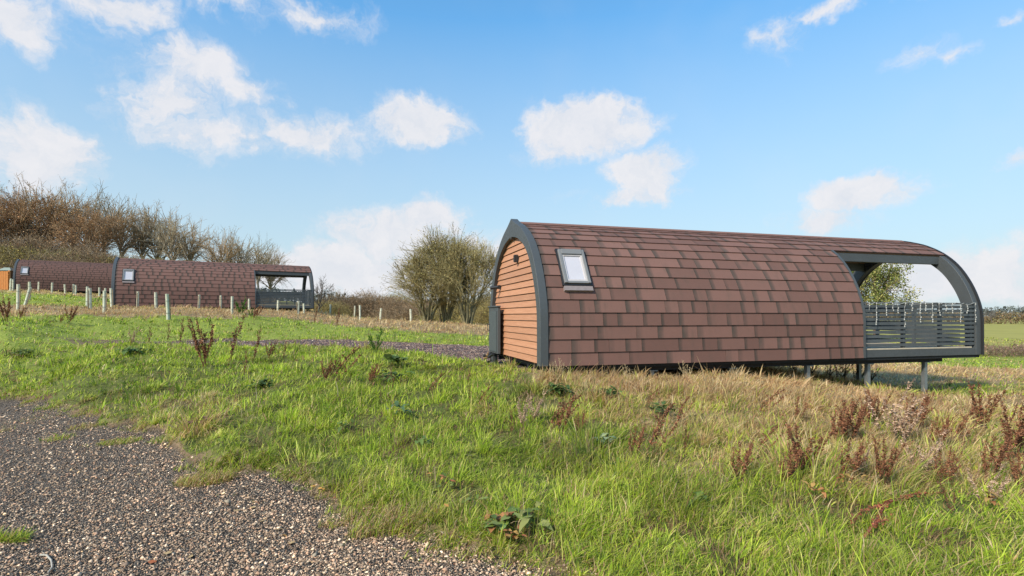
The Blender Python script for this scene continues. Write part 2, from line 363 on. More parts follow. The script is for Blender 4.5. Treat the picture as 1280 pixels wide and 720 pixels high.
def make_grass(name, nclump, per, r0, r1, hmul, label, wmin=.0055, seg3=True, loose=.3, big=1., tight=0.):
    # clump centres, denser close by
    u = rng.random(nclump); r = np.exp(np.log(r0)+u*(np.log(r1)-np.log(r0))); th = rng.uniform(-.86, .86, nclump)
    cx = r*np.sin(th); cy = r*np.cos(th)
    cr = rng.uniform(.04, .17, nclump)*(1+r/22)*big; tone = rng.normal(0, 1, nclump); hh = np.exp(rng.normal(-.08, .42, nclump))
    cdry = np.clip(dryness(cx, cy)+.26*lumps(cx, cy, 2.3)+rng.normal(0, .10, nclump), 0, 1); cdry = sstep(cdry, .22, .80)
    pick = np.where((rng.random(nclump) < cdry)[:, None], TANS[rng.integers(0, len(TANS), nclump)], GREENS[rng.integers(0, len(GREENS), nclump)])
    cnt = rng.poisson(per, nclump); idx = np.repeat(np.arange(nclump), cnt); n = len(idx)
    a = rng.uniform(0, 6.283, n); q = np.sqrt(rng.random(n)); rad = cr[idx]*q
    free = rng.random(n) < loose
    rad = np.where(free, rad*4+.1, rad)
    x = cx[idx]+rad*np.sin(a); y = cy[idx]+rad*np.cos(a)
    g = np.maximum(yard(x, y), track(x, y)); edge = (rng.random(n) < np.where(g > .98, .0, 1-g))
    under = inside_pods(x, y)
    keep = edge & ~under & (y > 1.5)
    x, y, idx, a, q, free = x[keep], y[keep], idx[keep], a[keep], q[keep], free[keep]; n = len(x)
    R = np.hypot(x, y); dr = np.where(free, sstep(dryness(x, y), .15, .85), cdry[idx])
    low = 1-.25*np.maximum(yard(x+.25, y-.25), track(x, y))
    tall = 1+.05*sstep(x/y, -.1, .4)*(1-sstep(y, 5.5, 8.5))
    H = hmul*hh[idx]*tall*rng.uniform(.5, 1.25, n)*low*(.092+.035*dr)*(1-.3*sstep(y, 7.3, 8.8)*(1-sstep(y, 12.5, 15))*(x > 0))*(1+.5*np.clip(lumps(x, y, 1.7, 3, 6)*1.6, -.6, 1))
    H *= np.where(R > 17, .75, 1)
    C = np.where(free[:, None], grass_color(dr, n), .55*pick[idx]+.45*grass_color(dr, n))
    st_ = rng.random(n) < .10+.10*sstep(x/y, -.1, .4); C[st_] = TANS[rng.integers(0, 6, st_.sum())]*.95
    patch = lumps(x, y, 1.9, 5, 6); C = C*np.exp(np.clip(.12+.38*patch+.20*tone[idx]+rng.normal(0, .16, n), -1, .30))[:, None]
    dark = sstep(lumps(x, y, 3.1, 2, 6), .18, .5)*(1-dr); C = C*(1-.5*dark)[:, None]
    th = (sstep(lumps(x, y, 1.1, 0, 7), .16, .34)*(rng.random(n) < .75)*sstep(lumps(x, y, 4.5, 7, 7), -.1, .2)).astype(bool) & (dr < .8); C[th] = np.array([.27,.17,.09])*np.exp(rng.normal(0, .25, (th.sum(), 1))); H[th] *= .55
    caz = rng.uniform(0, 6.283, nclump); cst = rng.uniform(.1, 1.5, nclump)
    wind = 1.9; lz = np.where(free, 0, q)
    vx = np.sin(a)*lz*1.1+.5*np.sin(wind)+rng.normal(0, .35, n)+np.sin(caz[idx])*cst[idx]*.8; vy = np.cos(a)*lz*1.1+.5*np.cos(wind)+rng.normal(0, .35, n)+np.cos(caz[idx])*cst[idx]*.8
    az = np.arctan2(vx, vy); lean = np.clip(np.hypot(vx, vy)*.80*rng.uniform(.5, 1.4, n), .05, 1.35)
    Wd = np.maximum(wmin, .00125*R)*rng.uniform(.6, 1.3, n)
    P = np.stack([x, y, height(x, y)], -1)
    me = blade_mesh(name, P, H, Wd, az, lean, C, seg3)
    o = link(name, me, None, attr_mat('grass_blades', .55, .45, .3)); prop(o, label, 'grass', kind='stuff')
    print(name, n, 'blades'); return o
PODS = []   # (x, y, angle) of each pod's left end centre
def inside_pods(x, y):
    m = np.zeros(np.shape(x), bool)
    for (ox, oy, an, ln) in PODS:
        s = (x-ox)*math.cos(an)+(y-oy)*math.sin(an); c = -(x-ox)*math.sin(an)+(y-oy)*math.cos(an)
        m |= (s > -.1) & (s < ln) & (np.abs(c) < 1.6)
    return m

# ------------------------------------------------------------------ holiday pods
W2 = 1.70; LEN = 9.55; CAB = 6.4
PROF = [(1.70,0),(1.70,.45),(1.685,.86),(1.61,1.17),(1.46,1.52),(1.23,1.87),(.93,2.15),(.57,2.36),(.26,2.475),(0,2.55)]
def catmull(P, k=16):
    P = [Vector((a, b, 0)) for a, b in P]; Q = [P[0]*2-P[1]]+P+[P[-1]*2-P[-2]]; o = []
    for i in range(1, len(Q)-2):
        for j in range(k):
            t = j/k; a, b, c, d = Q[i-1], Q[i], Q[i+1], Q[i+2]
            o.append(.5*((2*b)+(c-a)*t+(2*a-5*b+4*c-d)*t*t+(3*b-a-3*c+d)*t**3))
    o.append(Q[-2]); return o
PF = catmull(PROF); ARC = [0.]
for i in range(1, len(PF)): ARC.append(ARC[-1]+(PF[i]-PF[i-1]).length)
TOT = ARC[-1]; NC = 16; EXP = TOT/NC
def pf(s, off=0.):
    """point (c,z) at arc length s from the eave, pushed out by off; and its tangent"""
    s = min(max(s, 0), TOT); i = 0
    while i < len(ARC)-2 and ARC[i+1] < s: i += 1
    u = (s-ARC[i])/(ARC[i+1]-ARC[i]); p = PF[i].lerp(PF[i+1], u); t = (PF[i+1]-PF[i]).normalized()
    n = Vector((t.y, -t.x, 0)); q = p+n*off
    return Vector((q.x, q.y)), t
def tile_material():
    m = bpy.data.materials.new('shingle'); m.use_nodes = True; t = NT(m.node_tree); p = m.node_tree.nodes['Principled BSDF']
    uv = t.new('ShaderNodeUVMap'); uv.uv_map = 'UVMap'; sp = t.new('ShaderNodeSeparateXYZ'); t.link(uv.outputs[0], sp.inputs[0])
    oi = t.new('ShaderNodeObjectInfo'); tc = t.new('ShaderNodeTexCoord'); ge = t.new('ShaderNodeNewGeometry')
    pos = ge.outputs['Position']
    n1 = t.noise(pos, 5, 5, .6); n2 = t.noise(pos, 160, 2, .7)
    at_ = t.new('ShaderNodeAttribute'); at_.attribute_name = 'shade'
    c = t.mix(t.math('MULTIPLY', n1, .9), TILE_A, TILE_B)
    c = t.mix(t.ramp(n2, .3, .7, 0, .45), c, TILE_C)
    rv = t.ramp(oi.outputs['Random'], 0, 1, .80, 1.14, smooth=False)
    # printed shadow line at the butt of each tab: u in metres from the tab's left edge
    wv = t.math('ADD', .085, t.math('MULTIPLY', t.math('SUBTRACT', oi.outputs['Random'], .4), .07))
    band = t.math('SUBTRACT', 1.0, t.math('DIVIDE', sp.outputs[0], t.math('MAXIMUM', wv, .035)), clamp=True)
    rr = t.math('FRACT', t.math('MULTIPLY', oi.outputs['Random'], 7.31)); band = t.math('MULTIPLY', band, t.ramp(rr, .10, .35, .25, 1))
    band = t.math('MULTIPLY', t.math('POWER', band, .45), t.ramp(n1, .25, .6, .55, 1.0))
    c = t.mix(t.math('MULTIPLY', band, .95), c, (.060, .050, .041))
    c = t.mix(1.0, c, rv, 'MULTIPLY')
    streak = t.noise(t.vmath('MULTIPLY', pos, (9, 9, .9)), 1.0, 5, .65)
    c = t.mix(t.ramp(streak, .5, .8, 0, .35), c, (.075, .065, .05))
    t.link(c, p.inputs['Base Color']); p.inputs['Roughness'].default_value = .88; p.inputs['Specular IOR Level'].default_value = .25
    b = t.new('ShaderNodeBump'); b.inputs['Strength'].default_value = .35; b.inputs['Distance'].default_value = .004
    t.link(n2, b.inputs['Height']); t.link(b.outputs[0], p.inputs['Normal']); return m
TILE_A = (.190, .094, .073); TILE_B = (.145, .077, .060); TILE_C = (.205, .115, .098)
M_TILE = tile_material()
def wood_material():
    m = bpy.data.materials.new('cladding_wood'); m.use_nodes = True; t = NT(m.node_tree); p = m.node_tree.nodes['Principled BSDF']
    tc = t.new('ShaderNodeTexCoord'); oi = t.new('ShaderNodeObjectInfo')
    v = t.vmath('MULTIPLY', tc.outputs['Object'], (4, 1.2, 26)); n1 = t.noise(v, 1.8, 6, .65, Distortion=.6); n2 = t.noise(v, 9, 3, .6)
    c = t.mix(t.ramp(n1, .3, .7), (.50, .240, .130), (.41, .185, .095)); c = t.mix(t.ramp(n2, .45, .75, 0, .4), c, (.34, .125, .06))
    c = t.mix(1.0, c, t.ramp(oi.outputs['Random'], 0, 1, .88, 1.12, smooth=False), 'MULTIPLY')
    t.link(c, p.inputs['Base Color']); p.inputs['Roughness'].default_value = .6
    b = t.new('ShaderNodeBump'); b.inputs['Strength'].default_value = .3; b.inputs['Distance'].default_value = .003; t.link(n2, b.inputs['Height']); t.link(b.outputs[0], p.inputs['Normal'])
    return m
M_WOOD = wood_material()
M_GREY = mat('anthracite_frame', (.070, .075, .077), .55, .18, 3, .1)
M_SLAT = mat('slat_grey', (.082, .090, .094), .55, .3, 4, .1)
M_BLACK = mat('black_chassis', (.012, .012, .013), .8, .2)
M_STEEL = mat('galvanised_steel', (.30, .32, .33), .45, .3, 9, .1, metal=.6)
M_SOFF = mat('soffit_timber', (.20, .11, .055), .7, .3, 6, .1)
M_TIM = mat('deck_timber', (.55, .46, .34), .75, .3, 8, .2)
M_BLK = mat('black_plastic', (.02, .02, .022), .5, .1)
M_COVER = mat('window_cover_grey', (.20, .195, .19), .5, .15, 6)
M_LEAD = mat('lead_flashing', (.27, .22, .21), .6, .3, 14)
M_LIGHT = mat('light_cable', (.38, .37, .34), .5, .1)
def glass_material():
    m = bpy.data.materials.new('window_glass'); m.use_nodes = True; t = NT(m.node_tree); p = m.node_tree.nodes['Principled BSDF']
    tc = t.new('ShaderNodeTexCoord'); n = t.noise(tc.outputs['Object'], 3, 3, .5)
    t.link(t.mix(n, (.50, .46, .48), (.62, .58, .60)), p.inputs['Base Color']); p.inputs['Roughness'].default_value = .12
    p.inputs['Specular IOR Level'].default_value = .9; p.inputs['Coat Weight'].default_value = .6; p.inputs['Coat Roughness'].default_value = .03
    return m
M_GLASS = glass_material()
def tile_mesh(w, h=EXP+.03, t_top=.004, t_bot=.026):
    """shingle lying in x (width) and y (up the slope); z out"""
    g = .0025
    v = [(g,0,0),(w-g,0,0),(w-g,h,0),(g,h,0),(g,0,t_bot),(w-g,0,t_bot),(w-g,h,t_top),(g,h,t_top)]
    f = [(0,3,2,1),(4,5,6,7),(0,1,5,4),(1,2,6,5),(2,3,7,6),(3,0,4,7)]
    me = bpy.data.meshes.new('shingle'); me.from_pydata(v, [], f); uv = me.uv_layers.new(name='UVMap')
    for l in me.loops: q = v[l.vertex_index]; uv.data[l.index].uv = (q[0], q[1])
    me.materials.append(M_TILE); me.update(); return me
WIDTHS = [.26, .30, .34, .40, .47, .56, .70]
TMESH = [tile_mesh(w) for w in WIDTHS]
def plan_row(length, rs, split=None):
    out = []; x = 0.
    while x < length-.01:
        k = rs.choices(range(len(WIDTHS)), [3, 4, 4, 4, 3, 3, 2])[0]; w = WIDTHS[k]
        if length-x < w or length-x-w < .16: w = length-x; k = -1
        if w > .75: w = w/2; k = -1
        out.append((x, w, k)); x += w
    return out
def tile_matrix(x, row, side):
    p0, t0 = pf(row*EXP); p1, _ = pf(min((row+1)*EXP, TOT)); tn = (p1-p0).normalized()
    # side=-1 : the side facing the camera (local y negative)
    X = Vector((1, 0, 0)) if side < 0 else Vector((-1, 0, 0)); Y = Vector((0, tn.x*side, tn.y)); Z = X.cross(Y).normalized()
    M = Matrix((X, Y, Z)).transposed().to_4x4(); M.translation = Vector((x, p0.x*side, p0.y))+Z*.002
    return M
def band(mb, x0, x1, wid, off=.0, ws=None, apex=0., s0=0., legs=0.):
    """arch band in the gable plane from x0 to x1; outer profile + off, inner inset by wid(u)"""
    N = 34; outer = []; inner = []
    for i in range(N+1):
        u = i/N; s = s0+u*(TOT-s0); p, t = pf(s, off); n = Vector((t.y, -t.x)); w = wid(u); q = p-n*w
        if i == N: p = Vector((0, p.y+apex)); q = Vector((0, PF[-1].y-w*1.05))
        q.x = max(q.x, 0); outer.append(p); inner.append(q)
    for k in range(N-3, N):
        f = (k-(N-4))/4; outer[k].y += apex*f*f*.8
    if legs: outer[0].y -= 0
    pts_o = [(-p.x, p.y) for p in outer]+[(p.x, p.y) for p in outer[-2::-1]]
    pts_i = [(-p.x, p.y) for p in inner]+[(p.x, p.y) for p in inner[-2::-1]]
    n = len(pts_o); vs = []
    for x in (x0, x1):
        vs += [(x, a, b) for a, b in pts_o]; vs += [(x, a, b) for a, b in pts_i]
    fs = []
    for i in range(n-1):
        a, b = i, i+1; fs += [(a, b, n+b, n+a), (2*n+b, 2*n+a, 3*n+a, 3*n+b), (b, a, 2*n+a, 2*n+b), (n+a, n+b, 3*n+b, 3*n+a)]
    fs += [(0, n, 3*n, 2*n), (n-1, 3*n-1, 4*n-1, 2*n-1)]
    mb.add(vs, fs); return mb
def make_pod(loc, ang, label, near):
    rs = random.Random(5 if near else int(loc[0]*10))
    R = empty('holiday_pod', loc, ang, label, 'pod', 'curved holiday pods in the meadow')
    # shell under the shingles: cabin part full height, deck part only the crown of the roof
    top = 11
    def shell(name, x0, x1, r0, th, m):
        mb = MB(); st = [r0*EXP+(TOT-r0*EXP)*i/24 for i in range(25)]
        for side in (-1, 1):
            for i in range(24):
                a, _ = pf(st[i], -.006); b, _ = pf(st[i+1], -.006); c, _ = pf(st[i], -th); d, _ = pf(st[i+1], -th)
                vs = []
                for x in (x0, x1):
                    for q in (a, b, d, c): vs.append((x, side*max(q.x, 0), q.y))
                f = [(0,1,2,3),(7,6,5,4),(0,4,5,1),(3,2,6,7)]
                if i == 0: f.append((0,3,7,4))
                mb.add(vs, f)
        return mb.build(name, m, R)
    shell('cabin_shell', .03, CAB-.02, 0, .08, M_BLACK)
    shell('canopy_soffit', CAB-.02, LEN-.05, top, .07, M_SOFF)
    # shingles
    joined = MB(); juv = []
    def put(x, w, k, row, side, single):
        M = tile_matrix(x if side < 0 else x+w, row, side)
        if single:
            me = TMESH[k] if k >= 0 else tile_mesh(w)
            o = link('shingle', me, R); o.matrix_local = M
        else:
            g = .0025 if near else .006; h = EXP+.03; tb = .026
            v = [(g,0,0),(w-g,0,0),(w-g,h,0),(g,h,0),(g,0,tb),(w-g,0,tb),(w-g,h,.004),(g,h,.004)]
            joined.add([M @ Vector(q) for q in v], [(0,3,2,1),(4,5,6,7),(0,1,5,4),(1,2,6,5),(2,3,7,6),(3,0,4,7)])
            juv.extend([(q[0], q[1]) for q in v])
    nt = 0
    for side in (-1, 1):
        for row in range(NC):
            L = (CAB if row < top else LEN-.04)-.035
            for (x, w, k) in plan_row(L, rs):
                x += .035
                if side < 0 and 4.9 < row+.5 < 8 and x+w > .38 and x < .80 and row in (5,6,7) and False: continue
                put(x, w, k, row, side, near and side < 0); nt += (near and side < 0)
    print('single shingles', nt)
    me = joined.mesh('shingles'); uv = me.uv_layers.new(name='UVMap')
    for l in me.loops: uv.data[l.index].uv = juv[l.vertex_index]
    o = link('shingle_courses', me, R, M_TILE); prop(o, kind='stuff')
    rid = MB(); rid.add([(.03,-.10,2.525),(.03,0,2.590),(.03,.10,2.525),(LEN-.03,-.10,2.525),(LEN-.03,0,2.590),(LEN-.03,.10,2.525),(.03,0,2.50),(LEN-.03,0,2.50)],
                        [(0,1,4,3),(1,2,5,4),(0,3,7,6),(6,7,5,2),(0,6,1),(1,6,2),(3,4,7),(4,5,7)])
    rm = rid.mesh('ridge'); uv = rm.uv_layers.new(name='UVMap')
    for l in rm.loops: uv.data[l.index].uv = (.5, .1)
    link('ridge_cap', rm, R, M_TILE)
    # arches
    w_near = lambda u: .18+.12*max(0, (u-.55)/.45)**2
    band(MB(), -.10, .034, w_near, .038, apex=.05).build('gable_arch', M_GREY, R, .004)
    w_far = lambda u: .215+.06*u
    band(MB(), LEN-.17, LEN-.035, w_far, -.004).build('end_arch', M_GREY, R, .004)
    band(MB(), LEN-.034, LEN, lambda u: .30, .035).build('end_arch_trim', M_BLK, R)
    # thin curved edge trim where the cabin roof stops
    for side in (-1, 1):
        mb = MB(); N = 20; vs = []
        for i in range(N+1):
            s = top*EXP*i/N; a, _ = pf(s, .034); b, _ = pf(s, -.09)
            for x in (CAB, CAB+.05):
                vs += [(x, side*a.x, a.y), (x, side*b.x, b.y)]
        fs = []
        for i in range(N):
            q = 4*i; fs += [(q, q+4, q+5, q+1), (q+2, q+3, q+7, q+6), (q, q+2, q+6, q+4), (q+1, q+5, q+7, q+3)]
        mb.add(vs, fs); mb.build('roof_edge_trim', M_GREY, R)
    # canopy beams
    pb, _ = pf(top*EXP, -.02)
    for side in (-1, 1):
        y0, y1 = sorted((side*(pb.x-.10), side*(pb.x-.005)))
        MB().box(CAB+.051, LEN-.171, y0, y1, pb.y-.175, pb.y+.01).build('canopy_beam', M_GREY, R, .004)
    # gable boards
    nb = 20; bh = .1175
    def halfw(z):
        best = 0
        for i in range(200):
            s = TOT*i/199; p, t = pf(s); n = Vector((t.y, -t.x)); q = p-n*(w_near(i/199)-.05)
            if q.y >= z and q.x > best: best = max(best, q.x)
        return best
    brd = MB()
    for i in range(nb):
        z0 = .02+i*bh; z1 = z0+bh-.006; h0 = halfw(z0); h1 = max(halfw(min(z1, 2.20)), .01)
        if z0 > 2.26: continue
        mb = MB() if near else brd
        x_t, x_b, xb = -.012, -.034, .020
        vs = [(x_b,-h0,z0),(x_b,h0,z0),(x_t,h1,z1),(x_t,-h1,z1),(xb,-h0,z0),(xb,h0,z0),(xb,h1,z1),(xb,-h1,z1)]
        mb.add(vs, [(0,3,2,1),(4,5,6,7),(0,1,5,4),(2,3,7,6),(0,4,7,3),(1,2,6,5)])
        if near: mb.build('cladding_board', M_WOOD, R)
    if not near: prop(brd.build('cladding_boards', M_WOOD, R), kind='stuff')
    bk = MB(); zs = [.02+i*.1 for i in range(24)]
    for a, b in zip(zs[:-1], zs[1:]):
        ha, hb = halfw(a)+.03, halfw(b)+.03
        bk.add([(.021,-ha,a),(.021,ha,a),(.021,hb,b),(.021,-hb,b),(.06,-ha,a),(.06,ha,a),(.06,hb,b),(.06,-hb,b)], [(0,3,2,1),(4,5,6,7),(0,4,7,3),(1,2,6,5)])
    bk.build('gable_backing', M_BLACK, R)
    # cabin end wall towards the deck, with a glazed door
    ew = MB()
    for a, b in zip(zs[:-1], zs[1:]):
        ha, hb = halfw(a)+.1, halfw(b)+.1
        ew.add([(CAB-.12,-ha,a),(CAB-.12,ha,a),(CAB-.12,hb,b),(CAB-.12,-hb,b),(CAB-.04,-ha,a),(CAB-.04,ha,a),(CAB-.04,hb,b),(CAB-.04,-hb,b)], [(0,3,2,1),(4,5,6,7),(0,4,7,3),(1,2,6,5)])
    ew.build('deck_wall', M_GREY, R)
    dr = MB().box(CAB-.04, CAB-.0, -.95, .95, .16, 2.08).build('patio_door', M_GREY, R)
    for y in (-.89, .03): MB().box(CAB-.0, CAB+.012, y, y+.86, .24, 2.0).build('pane', M_GLASS, dr)
    # deck, fascia, chassis
    MB().box(CAB-.02, LEN-.18, -W2+.13, W2-.13, .10, .155).build('deck_floor', M_TIM, R)
    for side in (-1, 1):
        y0, y1 = sorted((side*(W2-.015), side*(W2-.06)))
        MB().box(CAB+.05, LEN-.171, y0, y1, .0, .145).build('deck_fascia', M_GREY, R, .003)
        y0, y1 = sorted((side*(W2-.01), side*(W2-.09)))
        MB().box(CAB+.12, LEN-.28, y0, y1, .147, .172).build('deck_edge_strip', M_TIM, R)
    ch = MB()
    for y in (-1.5, -.6, .6, 1.5): ch.box(.05, LEN-.9, y-.05, y+.05, -.13, -.006)
    for k in range(9): ch.box(.10+k*1.05, .18+k*1.05, -1.56, 1.56, -.10, -.008)
    ch.box(.02, LEN-.02, -1.66, -1.60, -.055, -.004).box(.02, LEN-.02, 1.60, 1.66, -.055, -.004)
    ch.box(.04, LEN-.04, -1.64, 1.64, -.05, -.012)
    ch.build('chassis', M_BLACK, R)
    # balustrades: slats, posts, top rail
    zt = 1.04; ns = 10; pit = (zt-.20)/ns
    for side in (-1, 1):
        for k in range(ns):
            z = .205+k*pit; y0, y1 = sorted((side*(W2-.03), side*(W2-.05)))
            MB().box(CAB+.06, LEN-.175, y0, y1, z, z+.056).build('balustrade_slat', M_SLAT, R)
        for x in (CAB+.07, CAB+1.08, CAB+2.05, LEN-.27):
            y0, y1 = sorted((side*(W2-.052), side*(W2-.11)))
            MB().box(x, x+.06, y0, y1, .17, zt-.005).build('balustrade_post', M_SLAT, R)
        y0, y1 = sorted((side*(W2-.02), side*(W2-.115)))
        MB().box(CAB+.055, LEN-.172, y0, y1, zt, zt+.028).build('top_rail', M_GREY, R)
    for k in range(ns):
        z = .205+k*pit; MB().box(LEN-.21, LEN-.19, -W2+.3, W2-.3, z, z+.056).build('balustrade_slat', M_SLAT, R)
    MB().box(LEN-.25, LEN-.172, -W2+.28, W2-.28, zt, zt+.028).build('top_rail', M_GREY, R)
    for y in (-.48, .42): MB().box(LEN-.27, LEN-.212, y, y+.06, .17, zt-.005).build('balustrade_post', M_SLAT, R)
    # skylight
    a, _ = pf(0); pz = []
    lo, hi = Vector((1.575, 1.305)), Vector((1.235, 1.885)); tn = (hi-lo).normalized()
    X = Vector((1, 0, 0)); Y = Vector((0, -tn.x, tn.y)); Z = X.cross(Y).normalized()
    M = Matrix((X, Y, Z)).transposed().to_4x4(); M.translation = Vector((.355, -lo.x, lo.y)); LN = (hi-lo).length; WD = .46
    sk = MB(); e = .05; z0, z1 = -.05, .085
    for (x0, x1, y0, y1, zz) in ((0, e, 0, LN, z1), (WD-e, WD, 0, LN, z1), (e, WD-e, 0, e*.8, z1-.012), (e, WD-e, LN-.10, LN, z1+.008)):
        sk.box(x0, x1, y0, y1, z0, zz, M)
    fo = sk.build('skylight', M_COVER, R, .003)
    ins = MB()
    for (x0, x1, y0, y1) in ((e, e+.03, e*.8, LN-.10), (WD-e-.03, WD-e, e*.8, LN-.10), (e+.03, WD-e-.03, e*.8, e*.8+.03), (e+.03, WD-e-.03, LN-.125, LN-.10)): ins.box(x0, x1, y0, y1, .03, .068, M)
    ins.build('sash', mat('sash_pale', (.52, .47, .45), .5), fo)
    MB().box(e+.03, WD-e-.03, e*.8+.03, LN-.125, .035, .05, M).build('pane', M_GLASS, fo)
    MB().box(-.030, WD+.030, -.03, LN+.035, -.04, .045, M).build('gasket', M_BLK, fo)
    MB().box(-.01, WD+.03, -.12, -.035, -.03, .034, M).build('flashing', M_LEAD, fo)
    # gable fittings
    wl = MB(); wl.box(-.11, -.03, -.28, -.21, 1.80, 1.92); wl.tube([(-.07, -.245, 1.79), (-.07, -.245, 1.93)], .036, 8); wl.build('wall_light', M_BLK, R)
    cm = MB(); cm.box(-.08, -.03, 1.02, 1.10, 1.36, 1.44); cm.tube([(-.08, 1.06, 1.40), (-.24, 1.10, 1.38)], .035, 8); cm.build('security_lamp', M_BLK, R)
    # cabinet at the far corner of the gable with pipework beneath
    cb = MB(); cb.box(-.165, -.104, .76, 1.52, .03, .98); cab = cb.build('meter_cabinet', M_GREY, R, .006)
    MB().box(-.180, -.166, .82, 1.46, .07, .90).build('cabinet_door', mat('cabinet_panel', (.075, .085, .085), .6), cab)
    MB().box(-.185, -.104, .74, 1.54, .981, 1.01).build('cabinet_lid', M_GREY, cab, .004)
    MB().tube([(-.181, 1.40, .50), (-.225, 1.40, .50), (-.225, 1.40, .62), (-.181, 1.40, .62)], .011, 6).build('handle', M_BLK, cab)
    pp = MB(); pp.tube([(-.15, 1.42, .02), (-.22, 1.36, -.06), (-.26, 1.10, -.05), (-.22, .90, .03)], .028, 8); pp.tube([(-.20, 1.20, .02), (-.20, 1.20, -.14), (-.30, 1.12, -.16)], .02, 8)
    pp.tube([(-.26, 1.34, -.04), (-.33, 1.34, -.04)], .035, 8); pp.build('waste_pipe', M_BLK, R)
    vp = MB(); vp.tube([(-.24, 1.30, .03), (-.24, 1.30, -.07), (-.33, 1.28, -.09)], .022, 8); vp.tube([(-.27, 1.22, -.02), (-.27, 1.40, -.02)], .016, 6); vp.build('brass_valve', mat('brass', (.55, .33, .14), .4, metal=.5), R)
    return R
def pod_legs(R, spots, zf):
    ang = R.rotation_euler.z
    for (s, c) in spots:
        x = R.location.x+s*math.cos(ang)-c*math.sin(ang); y = R.location.y+s*math.sin(ang)+c*math.cos(ang)
        g = float(height(x, y))-R.location.z-.08
        if g > -.16: continue
        mb = MB(); a = .036; t = .006      # channel section leg with a head plate
        mb.box(s-a, s+a, c-a, c-a+t, g, -.132).box(s-a, s-a+t, c-a+t, c+a, g, -.132).box(s+a-t, s+a, c-a+t, c+a, g, -.132)
        mb.box(s-.08, s+.08, c-.08, c+.08, -.145, -.131); mb.build('leg', M_STEEL, R)
A1 = math.atan2(.2706, .9627)
p1 = (.534-.46, 8.6+1.637, CH-.80)
A2 = math.radians(30); A3 = math.radians(33)
def pod_origin(px, d, an, zrel):
    x = (px-640)/F*d; return (x-1.7*math.sin(an), d+1.7*math.cos(an), CH+zrel)
p2 = pod_origin(142, 27, A2, .47); p3 = pod_origin(18, 44, A3, 2.15)
PODS = [(p1[0], p1[1], A1, 4.0), (p2[0], p2[1], A2, 6.), (p3[0], p3[1], A3, 6.)]
R1 = make_pod(p1, A1, 'nearest brown shingled pod with orange timber gable and icicle lights on its raised deck', True)
pod_legs(R1, [(s, c) for s in (.6, 2.0, 3.6, 5.3, 6.75, 8.23) for c in (-1.5, 0, 1.5)], 0)
lg = MB(); lg.box(-.09, .03, 1.52, 1.70, -.34, -.004); lg.build('arch_foot', M_GREY, R1, .004)
R2 = make_pod(p2, A2, 'brown shingled pod in the middle distance with its open deck behind the pale tubes', False)
pod_legs(R2, [(s, c) for s in (.6, 3.6, 5.3, 6.6, 7.2, 8.3) for c in (-1.5, 0, 1.5)], 0)
R3 = make_pod(p3, A3, 'farthest brown shingled pod, partly hidden behind the middle pod, below the wood', False)
pod_legs(R3, [(s, c) for s in (.6, 3.6, 6.6, 8.3) for c in (-1.5, 1.5)], 0)

# icicle light string on the near deck rail
def icicles():
    rs = random.Random(3); e = empty('icicle_lights', R1.matrix_basis @ Vector((CAB, -W2, 1.05)), A1, 'pale icicle light string hanging along the top rail of the nearest deck', 'light string')
    x = .06; L = LEN-CAB-.17; cab = MB(); pts = []
    while x <= L+.01: pts.append((x, -.028+rs.uniform(-.004, .004), rs.uniform(-.02, .02))); x += .07
    cab.tube(pts, .005, 4); blb = MB(); x = .14; k = 0
    while x < L:
        ln = [.16, .42, .28, .14, .22, .50, .18, .33][k % 8]*rs.uniform(.85, 1.15); p = []; z = 0
        while z < ln:
            p.append((x+rs.uniform(-.016, .016), -.030+rs.uniform(-.004, .004), -z)); z += .045
            if rs.random() < .8: q = p[-1]; blb.box(q[0]-.006, q[0]+.006, q[1]-.012, q[1]-.002, q[2]-.016, q[2]+.010)
        if len(p) > 1: cab.tube(p, .0038, 4)
        x += rs.uniform(.12, .24); k += 1
    cab.build('cable', M_LIGHT, e); prop(blb.build('bulbs', mat('bulb_clear', (.6, .58, .53), .3), e), kind='stuff')
icicles()

# ------------------------------------------------------------------ trees
def prisms(segs, n):
    """segs: (m,8) p0,p1,r0,r1 -> verts, quads"""
    A = np.array(segs, float); m = len(A); p0 = A[:, :3]; p1 = A[:, 3:6]; d = p1-p0; d /= (np.linalg.norm(d, axis=1)[:, None]+1e-9)
    ref = np.where(np.abs(d[:, 2:3]) > .8, [[1., 0, 0]], [[0, 0, 1.]]); u = np.cross(d, ref); u /= np.linalg.norm(u, axis=1)[:, None]+1e-9; v = np.cross(d, u)
    V = []
    for (p, r) in ((p0, A[:, 6]), (p1, A[:, 7])):
        for k in range(n):
            a = 2*math.pi*k/n; V.append(p+(u*math.cos(a)+v*math.sin(a))*r[:, None])
    V = np.stack(V, 1); b = (np.arange(m)*2*n)[:, None]
    Fq = np.concatenate([b+np.array([[k, (k+1) % n, n+(k+1) % n, n+k]]) for k in range(n)], 0)
    return V.reshape(-1, 3), Fq
def leaf_quads(P, size, C, upw=.0):
    n = len(P); a = rng.normal(0, 1, (n, 3)); a /= np.linalg.norm(a, axis=1)[:, None]; b = np.cross(a, rng.normal(0, 1, (n, 3))); b /= np.linalg.norm(b, axis=1)[:, None]+1e-9
    s = (size*rng.uniform(.6, 1.3, n))[:, None]; a = a*s; b = b*s*.55
    V = np.stack([P-a, P-b, P+a, P+b], 1).reshape(-1, 3); Fq = (np.arange(n)*4)[:, None]+np.array([[0, 1, 2, 3]])
    return V, Fq, np.repeat(C, 4, 0)
